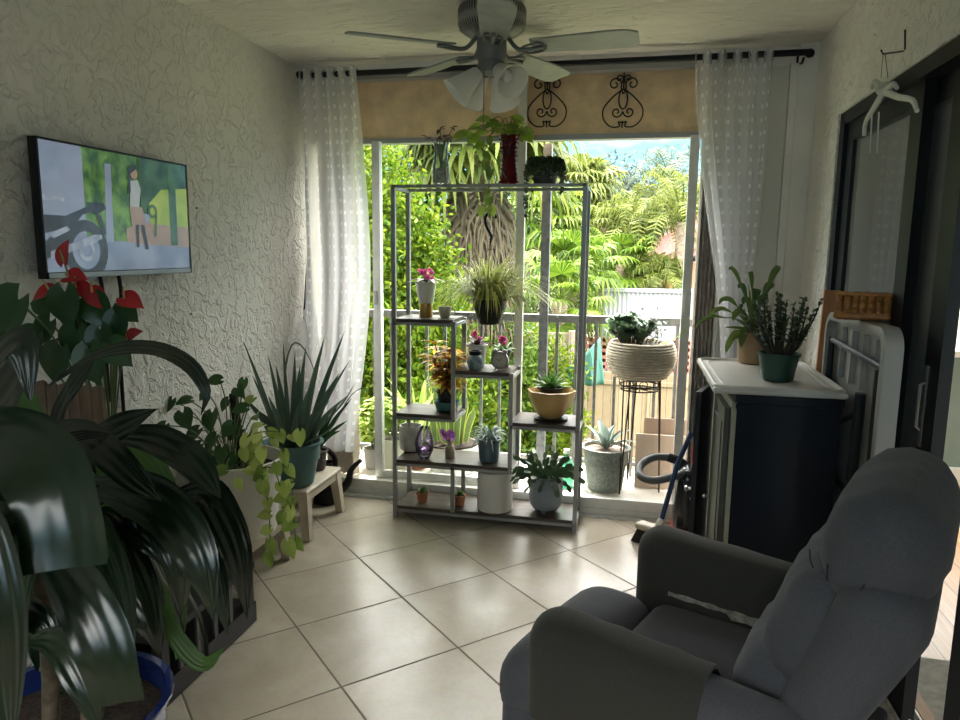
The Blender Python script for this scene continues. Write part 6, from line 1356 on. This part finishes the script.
# ------------------------------------------------------------------ the big glossy corn plant in the corner of the view
c = V((-1.25, 1.30, .002)); t = thing('corn_plant', 'huge glossy dark-leaved corn plant in a cobalt blue glazed pot, nearest thing at the left', 'plant', c)
pot(t, c, .14, .215, .40, mat('cobalt blue glaze', (.008, .02, .10), .12, coat=.5, var=.3, vscale=5), rim=.012, soil=.86)
cane = MB(); 
for dx, dy, hh in ((-.05, 0, 1.02), (.04, .03, .95), (0, -.06, .88), (.07, -.03, .72)):
    cane.tube(spline([c+V((dx, dy, .33)), c+V((dx*1.3+.02, dy, .6)), c+V((dx*1.6, dy, hh))], 10), .018, 10)
cane.build('canes', mat('pale brown cane', (.10, .08, .055), .85, var=.4, vscale=30), parent=t)
b = MB(); LF = [
 ([(-60, 432, 1.12), (0, 436, 1.02), (45, 470, .95), (62, 520, .92), (68, 568, .91)], 37, 1),
 ([(45, 545, 1.02), (78, 590, .98), (105, 645, .96), (120, 703, .96)], 25, 1),
 ([(-60, 470, .9), (-15, 520, .86), (8, 600, .84), (14, 680, .84), (10, 760, .84)], 17, 0),
 ([(45, 428, 1.3), (78, 432, 1.24), (110, 455, 1.18), (138, 482, 1.14), (161, 501, 1.12)], 15, 0),
 ([(105, 436, 1.42), (150, 438, 1.36), (185, 455, 1.31), (206, 476, 1.28), (220, 498, 1.26)], 16, 0),
 ([(85, 484, 1.3), (130, 492, 1.25), (168, 512, 1.2), (200, 560, 1.17), (214, 624, 1.17)], 23, 0),
 ([(130, 510, 1.34), (178, 530, 1.28), (212, 570, 1.24), (228, 636, 1.22)], 14, 0),
 ([(88, 525, 1.36), (122, 528, 1.32), (150, 545, 1.3), (166, 569, 1.3)], 10, 0),
 ([(165, 500, 1.46), (205, 492, 1.42), (226, 520, 1.4), (240, 560, 1.38), (247, 620, 1.38)], 16, 0),
 ([(160, 450, 1.55), (196, 470, 1.53), (211, 515, 1.52), (216, 564, 1.52)], 10, 0),
 ([(110, 470, 1.32), (158, 515, 1.24), (178, 560, 1.2), (182, 615, 1.2)], 17, 0),
 ([(50, 385, 1.55), (100, 354, 1.5), (150, 348, 1.45), (188, 364, 1.4), (206, 392, 1.38), (201, 415, 1.38)], 8, 0),
 ([(-40, 450, 1.15), (0, 405, 1.12), (22, 370, 1.1), (36, 336, 1.1)], 24, 0),
 ([(-40, 420, 1.05), (-10, 370, 1.02), (22, 345, 1.0), (30, 400, .98)], 20, 0),
 ([(50, 440, 1.4), (62, 408, 1.38), (78, 380, 1.36), (98, 355, 1.36)], 11, 0),
 ([(70, 450, 1.36), (96, 440, 1.34), (128, 424, 1.32), (158, 409, 1.32)], 15, 0),
 ([(-20, 468, 1.2), (40, 446, 1.2), (80, 436, 1.2), (112, 434, 1.22)], 6, 0),
 ([(150, 590, 1.42), (178, 640, 1.4), (204, 664, 1.4), (226, 646, 1.4)], 8, 2),
 ([(90, 560, 1.4), (125, 590, 1.36), (150, 622, 1.35), (160, 655, 1.35)], 15, 0),
 ([(30, 640, 1.12), (58, 645, 1.08), (85, 690, 1.06), (104, 745, 1.06)], 14, 0),
 ([(150, 520, 1.5), (172, 570, 1.48), (178, 620, 1.48), (176, 660, 1.48)], 10, 2),
 ([(95, 470, 1.6), (108, 490, 1.58), (122, 530, 1.56), (132, 570, 1.56)], 12, 2),
 ([(120, 440, 1.65), (150, 462, 1.6), (168, 495, 1.6), (174, 530, 1.6)], 11, 2),
 ([(-40, 600, 1.2), (0, 600, 1.2), (40, 620, 1.18), (60, 660, 1.18)], 14, 0),
 ([(-30, 395, 1.35), (10, 400, 1.33), (28, 425, 1.3), (30, 470, 1.3)], 18, 2),
 ([(-50, 480, 1.3), (10, 490, 1.28), (60, 530, 1.26), (90, 590, 1.26)], 22, 0),
 ([(-50, 520, 1.4), (20, 540, 1.4), (80, 560, 1.4), (130, 610, 1.4)], 22, 0),
 ([(-40, 540, 1.36), (0, 555, 1.36), (28, 590, 1.36), (38, 670, 1.36)], 20, 0),
 ([(-40, 600, 1.4), (0, 610, 1.4), (40, 640, 1.4), (70, 700, 1.4)], 20, 0),
 ([(20, 380, 1.7), (10, 350, 1.7), (0, 330, 1.7)], 12, 2),
]
for pts, hw, kind in LF:
    P_ = [P3(*q) for q in pts]; w = hw*dep(P_[len(P_)//2])/FPX
    pr = (lambda t: min(1, .45+1.6*t) if t < .96 else .93) if kind == 1 else (lambda t: min(1, .35+2.2*t)*(1 if t < .45 else max(.02, 1-((t-.45)/.55)**2.1)))
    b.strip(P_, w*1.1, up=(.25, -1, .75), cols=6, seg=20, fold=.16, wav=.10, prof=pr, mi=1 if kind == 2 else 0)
for k in range(16):
    a = k*2.4; r = .28+.1*random.random(); o = c+V((.04*math.cos(a), .04*math.sin(a), .80+.14*random.random())); e = o+V((r*math.cos(a)-.1, r*math.sin(a)*.7+.05, -.05-.25*random.random()))
    if e.y < .9: continue
    b.strip([o, o.lerp(e, .5)+V((0, 0, .10)), e, e+V((.04*math.cos(a), .04*math.sin(a), -.16))], .04, up=(0, 0, 1), cols=6, seg=16, fold=.2, wav=.12)
b.build('leaves', [lp['corn plant leaf'], lp['corn plant lit leaf']], parent=t, ang=180)
SKY, SUN, SUND, EXPO = 3.2, 3.0, (.10, -.20, -1.2), 2.7

# ------------------------------------------------------------------ daylight
w = bpy.data.worlds.new('sky'); SC.world = w; w.use_nodes = True; t = w.node_tree; t.nodes.clear(); N = t.nodes.new; L = t.links.new
out = N('ShaderNodeOutputWorld'); bg = N('ShaderNodeBackground'); L(bg.outputs[0], out.inputs[0])
tc = N('ShaderNodeTexCoord'); sp = N('ShaderNodeSeparateXYZ'); L(tc.outputs['Generated'], sp.inputs[0])
r = N('ShaderNodeValToRGB'); L(sp.outputs[2], r.inputs[0]); cr = r.color_ramp
cr.elements[0].position = 0; cr.elements[0].color = (.05, .085, .095, 1); cr.elements[1].position = .5; cr.elements[1].color = (1.0, .97, .92, 1)
e = cr.elements.new(.15); e.color = (.030, .072, .10, 1); e = cr.elements.new(.28); e.color = (.22, .26, .27, 1)
mp = N('ShaderNodeMapping'); mp.inputs['Scale'].default_value = (3, 3, 8); L(tc.outputs['Generated'], mp.inputs[0])
n = N('ShaderNodeTexNoise'); n.inputs['Scale'].default_value = 2.3; n.inputs['Detail'].default_value = 7; L(mp.outputs[0], n.inputs['Vector'])
cc = N('ShaderNodeValToRGB'); L(n.outputs[0], cc.inputs[0]); cc.color_ramp.elements[0].position = .54; cc.color_ramp.elements[1].position = .70
mx = N('ShaderNodeMix'); mx.data_type = 'RGBA'; L(cc.outputs[0], mx.inputs[0]); L(r.outputs[0], mx.inputs[6]); mx.blend_type = 'LIGHTEN'; mx.inputs[7].default_value = (.10, .104, .104, 1)
L(mx.outputs[2], bg.inputs[0]); bg.inputs[1].default_value = SKY
sd = bpy.data.lights.new('sun', 'SUN'); sd.energy = SUN; sd.angle = math.radians(2); sd.color = (1, .95, .86)
so = bpy.data.objects.new('sun', sd); COL.objects.link(so)
so.rotation_euler = V(SUND).to_track_quat('-Z', 'Y').to_euler()
vs_ = SC.view_settings; vs_.view_transform = 'Standard'; vs_.look = 'None'; vs_.gamma = 1; vs_.use_curve_mapping = False; vs_.exposure = EXPO
SC.display_settings.display_device = 'sRGB'
SC.cycles.max_bounces = 10; SC.cycles.diffuse_bounces = 6; SC.cycles.transparent_max_bounces = 24; SC.cycles.sample_clamp_indirect = 6
SC.cycles.use_denoising = True
